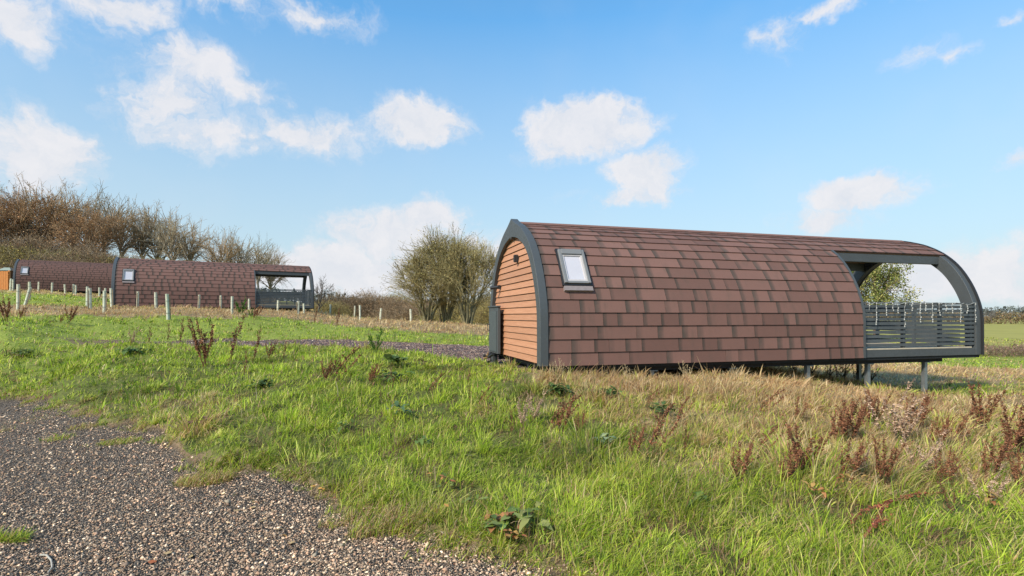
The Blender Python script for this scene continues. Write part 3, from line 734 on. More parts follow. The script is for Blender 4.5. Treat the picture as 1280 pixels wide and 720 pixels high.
def grow(seed, H, spread=.5, stems=1, levels=4, kids=5, r0=.16, up=.35, first=.25, twig=.012, lean=(0, 0)):
    rs = random.Random(seed); thick = []; thin = []
    def br(p, d, L, r, lv):
        n = 4 if lv < 2 else 3; pts = [p]; rr = [r]; q = p.copy(); dd = d.copy()
        for i in range(n):
            dd = (dd+Vector((rs.gauss(0, .13), rs.gauss(0, .13), rs.gauss(0, .10)+up*.14))*(1 if lv else .55)).normalized()
            q = q+dd*(L/n); pts.append(q.copy()); rr.append(max(r*(1-(i+1)/n*.62), twig*.5))
        for i in range(n):
            (thick if lv <= 1 else thin).append((*pts[i], *pts[i+1], rr[i], rr[i+1]))
        if lv >= levels: return
        kn = kids if lv else kids+3
        for k in range(kn):
            u = first+(1-first)*(k+rs.random())/kn if lv == 0 else .2+.8*(k+rs.random())/kn
            i = min(int(u*n), n-1); pp = pts[i].lerp(pts[i+1], u*n-i); ax = (pts[i+1]-pts[i]).normalized()
            side = ax.orthogonal().normalized(); side.rotate(Matrix.Rotation(rs.uniform(0, 6.28), 3, ax))
            nd = (ax*(1-spread*.75)+side*spread*(1.15 if lv == 0 else 1)*rs.uniform(.7, 1.2)+Vector((0, 0, up))*.5).normalized()
            ll = L*(rs.uniform(.48, .72) if lv == 0 else rs.uniform(.45, .70))*(1-.30*u if lv == 0 else 1)
            br(pp, nd, ll, max(rr[i]*.6, twig), lv+1)
        br(pts[-1], dd, L*.5, rr[-1], lv+1)
    for s in range(stems):
        a = rs.uniform(0, 6.28) if stems > 1 else 0; o = .10*H*.4 if stems > 1 else 0
        sp_ = rs.uniform(.1, .75)
        d = Vector((math.cos(a)*sp_*(stems > 1)+lean[0], math.sin(a)*sp_*(stems > 1)+lean[1], 1)).normalized()
        br(Vector((math.cos(a)*o*.3, math.sin(a)*o*.3, -.2)), d, H*.58*rs.uniform(.85, 1.05), r0*(.6 if stems > 1 else 1), 0)
    return thick, thin
M_BARK = attr_mat('bark', .9, 0, .2, .35); M_TWIG = attr_mat('twigs', .85, .0, .15, .0); M_LEAF = attr_mat('leaves', .6, .3, .3, .0)
def dome(seed, H, rx, trunk=.25, limbs=14, ends=420, side=4, r0=.2, twig=.012, base=.05, flat=.5, ragged=.12, lean=0., clear=.15):
    """limbs from a trunk (or a stool when trunk is 0) fan out and fork into fine twigs that end on an uneven ellipsoid"""
    r = np.random.default_rng(seed); c = np.array([lean*H*.3, 0, H*(.5+clear*.5)]); rad = np.array([rx, rx, H*(.5-clear*.5)])
    def bez(a, b, up, n):
        t = np.linspace(0, 1, n+1)[:, None]; m = a*.6+b*.4+np.array([0, 0, up]); P = (1-t)**2*a+2*t*(1-t)*m+t*t*b
        P[1:-1] += r.normal(0, .012*np.linalg.norm(b-a), (n-1, 3)); return P
    thick = []; thin = []; th = trunk*H; top = np.array([lean*H*.1, 0, th])
    if trunk > 0:
        P = bez(np.array([0, 0, -.3]), np.array([lean*H*.2, 0, H*.62]), 0, 7)
        for i in range(7): thick.append((*P[i], *P[i+1], r0*(1-i/8.5), r0*(1-(i+1)/8.5)))
    LM = []
    for k in range(limbs):
        a = 6.283*k/limbs*2.618+r.normal(0, .3); e = math.asin(min(.98, r.uniform(-.15, 1))) if trunk > 0 else math.asin(r.uniform(.05, .98))
        d = np.array([math.cos(a)*math.cos(e), math.sin(a)*math.cos(e), math.sin(e)]); E = c+d*rad*r.uniform(.5, .72)
        s0 = top+np.array([0, 0, r.uniform(0, .28)*H*max(0, .3+math.sin(e))]) if trunk > 0 else np.array([math.cos(a)*base*H*r.random(), math.sin(a)*base*H*r.random(), -.1])
        P = bez(s0, E, (.04 if trunk > 0 else .12)*H, 7); q = r0*(.42 if trunk > 0 else .5)*r.uniform(.7, 1.1)
        for i in range(7): thick.append((*P[i], *P[i+1], max(q*(1-i/9), twig), max(q*(1-(i+1)/9), twig)))
        LM.append(P)
    D = np.array([(P[-1]-c)/rad for P in LM]); D /= np.linalg.norm(D, axis=1)[:, None]; tips = []
    ph = r.uniform(0, 6, 4)
    for k in range(ends):
        d = r.normal(0, 1, 3); d /= np.linalg.norm(d)
        if d[2] < -.45: d[2] *= -1
        a = math.atan2(d[1], d[0]); rg = 1+ragged*(math.sin(3*a+ph[0])*.5+math.sin(5*a+4*d[2]+ph[1])*.6+math.sin(9*d[2]+7*a+ph[2])*.5)+r.normal(0, .05)
        E = c+d*rad*r.uniform(.62, 1.0)**.5*rg; E[2] = max(E[2], H*.10)
        j = np.argsort(-(D @ d))[r.integers(0, 2)]; P = LM[j]; i = r.integers(2, 8); s0 = P[i]
        L = np.linalg.norm(E-s0)
        if L > H*.42: s0 = LM[j][7]
        Q = bez(s0, E, .02*H, 5); n = 5
        for i in range(n): thin.append((*Q[i], *Q[i+1], twig*(1.7-i*.25), twig*(1.7-(i+1)*.25)))
        fw = (Q[-1]-Q[-2]); fw /= np.linalg.norm(fw)+1e-9
        for q in range(side):
            i = r.integers(1, 6); o = Q[i]; v = fw+r.normal(0, .42, 3)+np.array([0, 0, .25]); v /= np.linalg.norm(v); l = H*r.uniform(.03, .085); m = o+v*l*.5; w = v+r.normal(0, .2, 3)+np.array([0, 0, .2]); w /= np.linalg.norm(w)
            thin.append((*o, *m, twig*.8, twig*.6)); thin.append((*m, *(m+w*l*.5), twig*.6, twig*.25)); tips.append(m+w*l*.5)
    return thick, thin, np.array(tips)
def dome_parts(seed, H, rx, barkc, twigc, leafc=None, nleaf=0, lsize=.08, clump=0., **k):
    th, tn, tips = dome(seed, H, rx, **k)
    V, Q = prisms(th, 6); m1 = np_mesh('trunk', V, Q, col=np.tile(barkc, (len(V), 1)), smooth=True)
    tn = np.array(tn); V, Q = prisms(tn, 3); cc = np.repeat(np.array(twigc)*np.exp(rng.normal(0, .22, (len(tn), 1))), 6, 0)
    if nleaf:
        P = tips[rng.integers(0, len(tips), nleaf)]+rng.normal(0, 1, (nleaf, 3))*(clump or lsize*1.5)
        V2, Q2, C2 = leaf_quads(P, lsize, np.array(leafc)[rng.integers(0, len(leafc), nleaf)]*np.exp(rng.normal(0, .25, (nleaf, 1))))
        Q = [Q, Q2+len(V)]; V = np.concatenate([V, V2]); cc = np.concatenate([cc, C2])
    return m1, np_mesh('crown', V, Q, col=cc)
def tree_parts(seed, H, barkc, twigc, leafc=None, nleaf=0, lsize=.08, maxthin=99999, spine=1.0, **k):
    th, tn = grow(seed, H, **k)
    V, Q = prisms(th, 6); c = np.tile(barkc, (len(V), 1)); m1 = np_mesh('trunk', V, Q, col=c, smooth=True)
    tn = np.array(tn)
    if len(tn) > maxthin: tn = tn[rng.permutation(len(tn))[:maxthin]]
    V, Q = prisms(tn, 3); cc = np.repeat(np.array(twigc)*np.exp(rng.normal(0, .22, (len(tn), 1))), 6, 0)
    if nleaf:
        i = rng.integers(0, len(tn), nleaf); P = tn[i, :3]+(tn[i, 3:6]-tn[i, :3])*rng.random((nleaf, 1))+rng.normal(0, lsize*1.2, (nleaf, 3))
        lc = np.array(leafc)[rng.integers(0, len(leafc), nleaf)]*np.exp(rng.normal(0, .25, (nleaf, 1)))
        V2, Q2, C2 = leaf_quads(P, lsize, lc); Q2 = Q2+len(V); V = np.concatenate([V, V2]); Q = [Q, Q2]; cc = np.concatenate([cc, C2])
    m2 = np_mesh('crown', V, Q, col=cc)
    print('tree', seed, len(V)); return m1, m2
def put_tree(parts, loc, rz, sc, label, cat='tree', group=None, name='bare_tree'):
    e = empty(name, loc, rz, label, cat, group); e.scale = sc if hasattr(sc, '__len__') else (sc,)*3
    link('trunk', parts[0], e, M_BARK); link('crown', parts[1], e, M_TWIG); return e
def gz(x, y): return float(height(np.array([x]), np.array([y]))[0])
BK = (.22, .175, .12); 
TW = (.38, .27, .16)
BK = (.34, .27, .185)
wood = [dome_parts(11, 12, 4.3, BK, TW, [(.30,.17,.08),(.24,.13,.06)], 1600, .06, trunk=.28, limbs=15, ends=250, r0=.34, twig=.026, ragged=.34),
        dome_parts(12, 12, 3.9, BK, TW, [(.30,.20,.10)], 900, .06, trunk=.33, limbs=14, ends=210, r0=.33, twig=.026, ragged=.38),
        dome_parts(13, 12, 3.5, BK, (.36,.29,.19), None, 0, trunk=.3, limbs=12, ends=190, r0=.30, twig=.026, ragged=.42, lean=.12),
        dome_parts(14, 12, 4.6, BK, (.36,.23,.13), [(.42,.22,.10),(.36,.18,.085),(.38,.25,.12)], 6500, .075, trunk=.2, limbs=16, ends=420, r0=.26, twig=.024, ragged=.15)]
#  px, depth, top row, proto, label
WT = [(-60,80,236,3,'russet tree cut by the left edge of the photo, behind the orange fence'),(-22,74,242,3,'russet leafed tree crown at the far left of the wood'),
      (14,84,240,0,'bare tree left of the tallest one in the wood'),(38,78,240,3,'russet crowned tree low beside the tallest trees'),(62,80,233,1,'tallest bare tree in the wood, dark against the sky'),
      (92,84,238,0,'bare tree just right of the tallest tree'),(112,76,262,3,'dense brown domed tree in front of the wood above the farthest pod'),(128,84,243,2,'bare tree with brown leaves rising behind the brown dome'),
      (152,80,254,1,'bare tree above the left end of the middle pod'),(176,82,258,2,'dark bare tree over the skylight of the middle pod'),(198,84,262,0,'slender bare tree in the falling part of the wood'),
      (216,80,272,2,'bare tree behind the rust coloured bush'),(238,82,278,1,'bare tree just left of the rounded olive tree'),(275,80,290,1,'rounded olive toned tree near the right end of the wood'),(296,84,296,2,'bare tree right of the rounded olive tree'),
      (322,82,302,2,'last bare tree at the right end of the wood, above the pod roof'),(338,88,312,0,'small low tree tailing off the right end of the wood')]
rs = random.Random(9)
for (px, d, top, k, lab) in WT:
    x = (px-640)/F*d; z = gz(x, d); H = (CH+(HZ-top+3)/F*d)-z
    sxy = max(H/12, .74)*rs.uniform(1.0, 1.25); put_tree(wood[k], (x, d, z-.1), rs.uniform(0, 6.28), (sxy, sxy, H/12.2), lab, group='trees of the bare wood on the hill')
# understorey bushes
def bush_mesh(name, rx, ry, rz, n, nl, twc, lc, ls=.1, tw=.02, top_ragged=.25, seed=1):
    r = np.random.default_rng(seed)
    a = r.normal(0, 1, (n, 3)); a[:, 2] = np.abs(a[:, 2]); a /= np.linalg.norm(a, axis=1)[:, None]; q = r.random((n, 1))**.45
    lump = 1+top_ragged*np.sin(a[:, :1]*6+seed)*np.cos(a[:, 1:2]*5)+r.normal(0, .07, (n, 1))
    P = a*q*lump*np.array([rx, ry, rz]); dirn = a*.7+r.normal(0, .45, (n, 3)); dirn[:, 2] += .5; dirn /= np.linalg.norm(dirn, axis=1)[:, None]
    L = r.uniform(.2, .7, (n, 1))*min(rx, rz)*.32; P1 = P+dirn*L
    sg = np.concatenate([P, P1, np.full((n, 1), tw), np.full((n, 1), tw*.3)], 1); V, Q = prisms(sg, 3)
    C = np.repeat(np.array(twc)[r.integers(0, len(twc), n)]*np.exp(r.normal(0, .22, (n, 1))), 6, 0); F_ = [Q]
    if nl:
        i = r.integers(0, n, nl); LP = P[i]+(P1-P)[i]*r.random((nl, 1))+r.normal(0, ls, (nl, 3))
        V2, Q2, C2 = leaf_quads(LP, ls, np.array(lc)[r.integers(0, len(lc), nl)]*np.exp(r.normal(0, .28, (nl, 1)))); F_.append(Q2+len(V)); V = np.concatenate([V, V2]); C = np.concatenate([C, C2])
    return np_mesh(name, V, F_, col=C)
def put_bush(me, px, d, base, w, hgt, label, name='bush', cat='bush', rx=1., group=None, stems=True):
    x = (px-640)/F*d; z = gz(x, d) if base is None else base
    e = empty(name, (x, d, z-.15), rs.uniform(-.5, .5), label, cat, group); e.scale = (w, w*.8, hgt)
    link('crown', me, e, M_TWIG)
    mb = MB()
    for k in range(5): a = k*1.26; mb.tube([(0.05*math.cos(a), .05*math.sin(a), -.1), (.25*math.cos(a), .25*math.sin(a), .6)], .03, 5, .4)
    link('stem', mb.mesh('stem'), e, MATS.get('bush_bark') or mat('bush_bark', (.11, .085, .06), .9))
    return e
BR = [(.19,.13,.08),(.15,.11,.07),(.22,.16,.09)]
BR = [(.25,.175,.11),(.20,.145,.095),(.29,.21,.125)]
b_brown = bush_mesh('crown', 1, 1, 1, 11000, 12000, BR, [(.25,.15,.08),(.20,.14,.08),(.30,.19,.10)], .016, .0045, .18, 3)
b_olive = bush_mesh('crown', 1, 1, 1, 9000, 13000, [(.27,.22,.10),(.23,.18,.09)], [(.32,.25,.07),(.25,.20,.06),(.38,.28,.08)], .017, .0045, .2, 4)
b_rust = bush_mesh('crown', 1, 1, 1, 7000, 9000, [(.24,.11,.06),(.18,.09,.05)], [(.32,.13,.05),(.26,.10,.05)], .018, .005, .15, 5)
UB = [(-30,66,8,4.5,b_olive,'yellow olive thicket at the far left under the wood'),(28,64,7.5,5.6,b_olive,'olive yellow thicket behind the farthest pod roof'),(75,62,6,4.5,b_brown,'brown thicket over the middle of the farthest pod'),
      (-5,72,9,7.5,b_brown,'tall brown thicket behind the yellow ones at the far left'),(60,74,9,7.5,b_brown,'tall brown undergrowth below the tallest tree'),(118,70,8,7.0,b_brown,'brown undergrowth left of the middle pod ridge end'),(165,70,8,6.2,b_olive,'olive undergrowth above the left half of the middle pod'),
      (120,60,6,3.8,b_olive,'low olive thicket at the joint of the two far pods'),(205,66,6.5,4.2,b_brown,'dark undergrowth left of the rust bush'),(228,58,2.7,4.6,b_rust,'rust red bush standing behind the middle pod roof'),(262,74,5,4.0,b_brown,'low brown scrub behind the middle pod roof'),(305,76,5,3.2,b_brown,'low scrub under the last trees of the wood')]
for (px, d, w, h, me, lab) in UB: put_bush(me, px, d, None, w, h*(.72 if px < 100 else .6), lab, 'thicket', 'thicket', group='undergrowth of the wood')
# far hedge and scrub in the middle
HB = [(408,72,3.4,2.3,b_olive,'olive scrub right of the middle pod deck'),(432,82,6,3.7,b_brown,'dark brown scrub at the left of the middle hedge'),(468,84,6.5,4.2,b_brown,'tallest brown scrub in the middle hedge'),(500,80,6,3.6,b_brown,'brown scrub left of the round tree'),
      (540,74,7,3.0,b_brown,'brown scrub behind the left foot of the round tree'),(590,62,6,2.9,b_olive,'yellow green scrub behind the round tree'),(622,52,3.6,2.7,b_olive,'yellow green scrub next to the gable of the nearest pod'),(655,60,6,3,b_olive,'olive scrub hidden behind the nearest pod gable')]
for (px, d, w, h, me, lab) in HB: put_bush(me, px, d, None, w, h, lab, 'scrub', 'scrub', group='scrub along the field edge')
# small bare tree behind the middle pod
small = tree_parts(31, 5, (.11,.09,.075), (.12,.10,.085), None, 0, spread=.62, levels=3, kids=5, r0=.10, twig=.016, up=.35, lean=(.25, 0))
d = 46; x = (397-640)/F*d; put_tree(small, (x, d, gz(x, d)), .4, .80, 'small dark bare tree leaning right beside the middle pod deck')
# round many-stemmed tree in the middle
FB = (.20,.175,.10); FT = (.29,.235,.11); FL = [(.31,.27,.10),(.26,.22,.08),(.38,.30,.13)]
fan_mid = dome_parts(41, 7, 3.0, FB, FT, FL, 5200, .042, trunk=0, limbs=22, ends=900, side=5, r0=.16, twig=.013, base=.05, ragged=.10, clear=.02)
fan_low = dome_parts(42, 7, 2.9, FB, FT, FL, 4200, .042, trunk=0, limbs=17, ends=680, side=5, r0=.15, twig=.013, base=.05, ragged=.12, clear=.02)
for (px, d, top, pr, wx, lab) in ((534,40,314,fan_low,1.08,'left of three merged bare willow like trees, lowest and farthest from the pod'),(558,41,289,fan_mid,1.16,'middle and tallest of three merged many stemmed trees'),(584,39,300,fan_low,1.06,'right of three merged many stemmed trees, nearest the pod gable')):
    x = (px-640)/F*d; z = gz(x, d); H = CH+(HZ-top)/F*d-z
    put_tree(pr, (x, d, z), px, (wx, wx, H/7), lab, group='many stemmed trees between the pods', name='multi_stem_tree')
# leafy tree seen through the deck opening
oak = dome_parts(52, 7.5, 3.3, (.16,.10,.06), (.18,.12,.08), [(.15,.17,.04),(.23,.23,.07),(.10,.13,.035),(.30,.26,.09)], 15000, .085, clump=.22, trunk=.3, limbs=13, ends=95, side=3, r0=.2, twig=.02, ragged=.3)
d = 52; x = (1094-640)/F*d; z = gz(x, d); H = CH+(HZ-322)/F*d-z
put_tree(oak, (x, d, z), 1.2, (1.0, 1.0, H/7.5), 'green leaved tree seen through the open deck of the nearest pod', name='leafy_tree')
# right side: hedgerow, far hedge, far wood, small tree
def hedge(name, pts, w, h, n, nl, twc, lc, ls, tw, label, cat='hedge', seed=8, kind=None):
    r = np.random.default_rng(seed); P = []
    pts = np.array(pts, float); seg = np.linalg.norm(np.diff(pts, axis=0), axis=1); cum = np.concatenate([[0], np.cumsum(seg)])
    s = r.random(n)*cum[-1]; x = np.interp(s, cum, pts[:, 0])+r.normal(0, w*.3, n); y = np.interp(s, cum, pts[:, 1])+r.normal(0, w*.3, n)
    hh = h*(.75+.25*np.sin(s/h*.9+seed)*np.sin(s/h*.37)+.12*np.sin(s/h*3.1)); z0 = base_h(x, y)-.2
    z = z0+hh*r.random(n)**.7; P = np.stack([x, y, z], -1); dn = r.normal(0, .5, (n, 3)); dn[:, 2] += .9; dn /= np.linalg.norm(dn, axis=1)[:, None]; P1 = P+dn*(r.uniform(.1, .35, (n, 1))*h)
    V, Q = prisms(np.concatenate([P, P1, np.full((n, 1), tw), np.full((n, 1), tw*.3)], 1), 3)
    C = np.repeat(np.array(twc)[r.integers(0, len(twc), n)]*np.exp(r.normal(0, .22, (n, 1))), 6, 0); F_ = [Q]
    if nl:
        i = r.integers(0, n, nl); V2, Q2, C2 = leaf_quads(P[i]+r.normal(0, ls, (nl, 3)), ls, np.array(lc)[r.integers(0, len(lc), nl)]*np.exp(r.normal(0, .28, (nl, 1)))); F_.append(Q2+len(V)); V = np.concatenate([V, V2]); C = np.concatenate([C, C2])
    o = link(name, np_mesh(name, V, F_, col=C), None, M_TWIG); prop(o, label, cat, kind=kind); return o
def wp(px, d): return ((px-640)/F*d, d)
PK = [(.24,.15,.12),(.20,.13,.10),(.28,.19,.14)]
hedge('hedgerow', [wp(1120,33), wp(1230,34), wp(1330,36), wp(1500,40)], 1.6, .95, 6500, 7000, PK, [(.22,.13,.09),(.15,.12,.05),(.27,.17,.12)], .06, .010, 'low purplish brown hedgerow crossing below the yellow field at the right')
hedge('field_hedge', [wp(900,170), wp(1060,175), wp(1220,180), wp(1330,180), wp(1500,190)], 5, 4.3, 6000, 10000, BR, [(.20,.14,.07),(.16,.13,.06),(.26,.17,.09)], .32, .05, 'brown hedge along the top of the yellow field at the right', seed=5)
hedge('distant_woodland', [wp(-700,420), wp(0,430), wp(400,430), wp(700,430), wp(1000,440), wp(1260,440), wp(1500,450)], 26, 9.5, 9000, 22000, [(.12,.13,.11)], [(.13,.14,.13),(.15,.16,.15)], 1.3, .16, 'distant grey green woodland on the skyline', 'woodland', seed=6, kind='stuff')
d = 150; x, y = wp(1240, d); put_tree(small, (x, y, gz(x, y)+1.0), 1.2, (1.3, 1.3, .95), 'little dark bare tree standing above the brown hedge at the right')
hedge('middle_hedge', [wp(390,96), wp(470,98), wp(640,100), wp(800,105), wp(950,120)], 4, 3.6, 5200, 8000, BR, [(.17,.12,.07),(.13,.10,.06),(.22,.15,.09)], .22, .035, 'long brown hedge behind the round tree and the scrub', seed=7)

# ------------------------------------------------------------------ pale tree tubes
M_TUBE = mat('tube_cream', (.66, .63, .47), .6, .3, 5, .1, coords='Object'); M_TUBEG = mat('tube_green', (.62, .62, .47), .6, .3, 5, .1)
M_STAKE = mat('stake_wood', (.30, .22, .13), .8, .3, 9, .2)
def tube_mesh(seed):
    r = random.Random(seed); mb = MB(); n = 12; rings = []
    zs = [0, .25, .5, .72, .75, .755]; R_ = [.055, .053, .054, .053, .059, .051]
    vs = []
    for z, q in zip(zs, R_):
        for k in range(n):
            a = 2*math.pi*k/n; w = q*(1+.06*math.sin(a*2+seed)); vs.append((w*math.cos(a)+.008*math.sin(z*5+seed), w*math.sin(a), z))
    for k in range(n): a = 2*math.pi*k/n; vs.append((.040*math.cos(a), .040*math.sin(a), .60))
    fs = []
    for i in range(len(zs)): 
        for k in range(n): fs.append((i*n+k, i*n+(k+1)%n, (i+1)*n+(k+1)%n, (i+1)*n+k))
    mb.add(vs, fs); return mb.mesh('tube')
tubes = [tube_mesh(1), tube_mesh(2)]
sm = MB(); sm.box(.066, .094, -.014, .014, -.15, .70); stake_me = sm.mesh('stake', .003)
tw = MB(); 
for z in (.2, .55):
    tw.tube([(.078*math.cos(a*.5236)+.012, .076*math.sin(a*.5236), z) for a in range(13)], .004, 4)
tie_me = tw.mesh('tie')
# px, top, bottom, lean px, green?, label
TB = [(13,348,362,0,1,'leftmost pale tube beside the orange fence'),(16,349,363,0,0,'tube touching the leftmost one by the end of the farthest pod'),(22,355,383,1,0,'upright tall tube left of the leaning one'),
      (37,352,374,0,0,'tube peeping out behind the top of the leaning one'),(31,358,384,8,1,'tube leaning strongly to the right at the left'),(48,352,363.5,0,0,'first of the short tubes before the farthest pod'),
      (65,353,365,0,0,'second of the short tubes before the farthest pod'),(81.5,355,366,0,0,'third of the short tubes before the farthest pod'),(92,355,368,0,1,'left of two touching tubes before the farthest pod'),(94.5,356,368,0,0,'right of two touching tubes before the farthest pod'),
      (108.5,358,382,1,1,'shaded tube left of a taller one before the pod gap'),(113,360,386,0,0,'tall cream tube left of the gap between the far pods'),(124,359,369,0,0,'short distant tube left of the gap between the far pods'),
      (131.5,360,376,0,0,'tube behind the greenish one at the gap between the far pods'),(130,363,392,1,1,'greenish near tube at the gap between the far pods'),(139.5,360,378,0,0,'tube against the grey arch of the middle pod'),
      (172,364,383,0,0,'tube below the skylight of the middle pod'),(195,365,391,0,0,'yellowish tube second right of the skylight'),(210,367,398,0,1,'greenish tube standing nearest, its foot in green grass'),(248.5,368,387,0,0,'lone thin tube before the middle of the pod wall'),
      (276,369,390,0,0,'yellowish tube before the right half of the middle pod'),(290,370,396,0,0,'pale tube with its foot hidden by red weeds'),(311,373,391,0,0,'tube just left of the middle pod deck'),
      (347,375,393,0,0,'yellowish tube before the middle pod deck'),(373,376,398,0,0,'left of two white tubes at the deck end'),(380,379,397,0,0,'right of two white tubes at the deck end'),
      (412.5,380,397,0,0,'first tube clear of the middle pod, before the olive scrub'),(443,382,397,0,0,'shorter of the pair before the brown scrub'),(450,381,402,0,0,'taller of the pair before the brown scrub'),
      (475,385,404,2,0,'slightly leaning tube left of the round tree'),(513.5,386,406,0,0,'last tube on the right, before the round tree')]
for i, (px, t0, b0, ln, gr, lab) in enumerate(TB):
    d = .98*F/(b0-t0+1.5); k = (px-640)/F
    if b0-t0 < 16 and px < 140: d = 40.
    if 136 < px < 400: d = min(d, 27+((k*27+19.9)/(.866-.5*k))*.5-1.3)
    x = k*d
    z = gz(x, d); want = CH-(b0+1-HZ)/F*d; hgt = CH-(t0-HZ)/F*d-z; sc = max(.6, min(2.2, hgt/.75))
    e = empty('tree_tube', (x, d, z-.02), rs.uniform(0, 6.28) if not ln else math.pi/2*0, lab, 'tree guard', 'pale tubes guarding saplings')
    e.scale = (1, 1, sc)
    if ln: e.rotation_euler = (0, ln/(b0-t0), 0)
    else: e.rotation_euler[0] = rs.uniform(-.04, .04); e.rotation_euler[1] = rs.uniform(-.03, .03)
    ml = tubes[i % 2]
    if not ml.materials: ml.materials.append(None)
    o = link('tube', ml, e); o.material_slots[0].link = 'OBJECT'; o.material_slots[0].material = M_TUBEG if gr else M_TUBE
    o = link('stake', stake_me, e, M_STAKE); o = prop(link('tie', tie_me, e, M_BLK), kind='stuff')

# ------------------------------------------------------------------ orange shed at the far left
def shed():
    x, y = wp(10, 41); z = gz(x, y); e = empty('timber_fence', (x, y, z), .15, 'orange timber fence at the left edge beside the farthest pod', 'fence')
    m = mat('orange_timber', (.62, .22, .045), .7, .3, 5, .2); w = 1.9
    for k in range(12): MB().box(-w+k*.16, -w+.145+k*.16, -.012, .012, .05, 1.45+.01*(k % 2)).build('board', m, e)
    for z0 in (.35, 1.15): MB().box(-w-.05, .05, .014, .05, z0, z0+.09).build('rail', m, e)
    for x0 in (-w-.06, -.03): MB().box(x0, x0+.09, .052, .14, -.3, 1.52).build('post', m, e)
    x, y = wp(9, 45); z = gz(x, y)+.15; s = empty('garden_store', (x, y, z), .2, 'small dark store with a grey green sloping lid behind the orange fence', 'store')
    MB().box(-.42, .42, -.3, .3, -.15, 1.35).build('wall', mat('store_dark', (.05, .06, .045), .8), s)
    mb = MB(); mb.add([(-.5,-.4,1.36),(.5,-.4,1.36),(.5,.4,1.36),(-.5,.4,1.36),(-.15,-.1,1.62),(.25,-.1,1.62),(.25,.2,1.62),(-.15,.2,1.62)], [(0,1,5,4),(1,2,6,5),(2,3,7,6),(3,0,4,7),(4,5,6,7),(3,2,1,0)]); mb.build('roof', mat('store_roof', (.26, .30, .24), .6), s)
shed()

# ------------------------------------------------------------------ dock plants and other weeds
def dock_mesh(seed, n, h, lean, dens, c1, c2, tall=1.):
    r = np.random.default_rng(seed); st = []; P = []; S_ = []
    for s in range(n):
        a = r.uniform(0, 6.28); ld = np.array([math.cos(a)*.28+lean, math.sin(a)*.28, 1.0]); p = np.array([r.normal(0, .035), r.normal(0, .035), -.03]); H = h*r.uniform(.6, 1.08); k = 7; q = [p]
        d = ld/np.linalg.norm(ld)
        for i in range(k):
            d = d+np.array([r.normal(0, .05)+lean*.10, r.normal(0, .05), 0]); d /= np.linalg.norm(d); q.append(q[-1]+d*H/k)
        for i in range(k): st.append((*q[i], *q[i+1], .0045*(1-i/k*.6), .0045*(1-(i+1)/k*.6)))
        def whorl(c, sc):
            m = int(dens*r.integers(5, 9)); P.extend(c+r.normal(0, .011*sc, (m, 3))); S_.extend([.0095*sc]*m)
        for i in range(2, k):
            for u in (0, .25, .5, .75):
                if r.random() < .85: whorl(q[i]+(q[i+1]-q[i])*u, 1.1-.4*i/k)
            if r.random() < .75:
                dd = d*1.0+np.array([r.normal(0, .45), r.normal(0, .45), .25]); dd /= np.linalg.norm(dd); L = H*r.uniform(.14, .34)*(1.2-i/k); e = q[i]+dd*L
                st.append((*q[i], *e, .0028, .0015))
                for u in np.arange(.2, 1.01, .025/max(L, .03)): whorl(q[i]+(e-q[i])*u, .85)
    V, Q = prisms(np.array(st), 3); stem = np_mesh('stem', V, Q, col=np.tile(c2, (len(V), 1)))
    P = np.array(P); global rng; C = np.where(r.random((len(P), 1)) < .5, np.array([c1]), np.array([c1])*.62)*np.exp(r.normal(0, .22, (len(P), 1)))
    V, Q, C = leaf_quads(P, np.array(S_)*1.75, C); head = np_mesh('seed_head', V, Q, col=C)
    return stem, head
RED = (.27, .115, .060); DRK = (.12, .055, .03); PAL = (.52, .35, .24)
docks = {'a': dock_mesh(1, 8, 1., .05, 1, RED, DRK), 'b': dock_mesh(2, 5, 1., .0, 1, RED, DRK), 'c': dock_mesh(3, 3, 1., .35, 1, RED, DRK), 'd': dock_mesh(4, 2, 1., .1, .8, (.20,.09,.05), DRK),
         'p': dock_mesh(5, 5, 1., .08, .8, PAL, (.34,.20,.13)), 'k': dock_mesh(6, 6, 1., .25, 1.1, (.05,.042,.025), (.04,.035,.02)), 'g': dock_mesh(7, 6, 1., .0, 1.6, (.10,.20,.03), (.10,.17,.03)), 's': dock_mesh(8, 5, 1., .05, .5, (.55,.42,.24), (.48,.36,.2))}
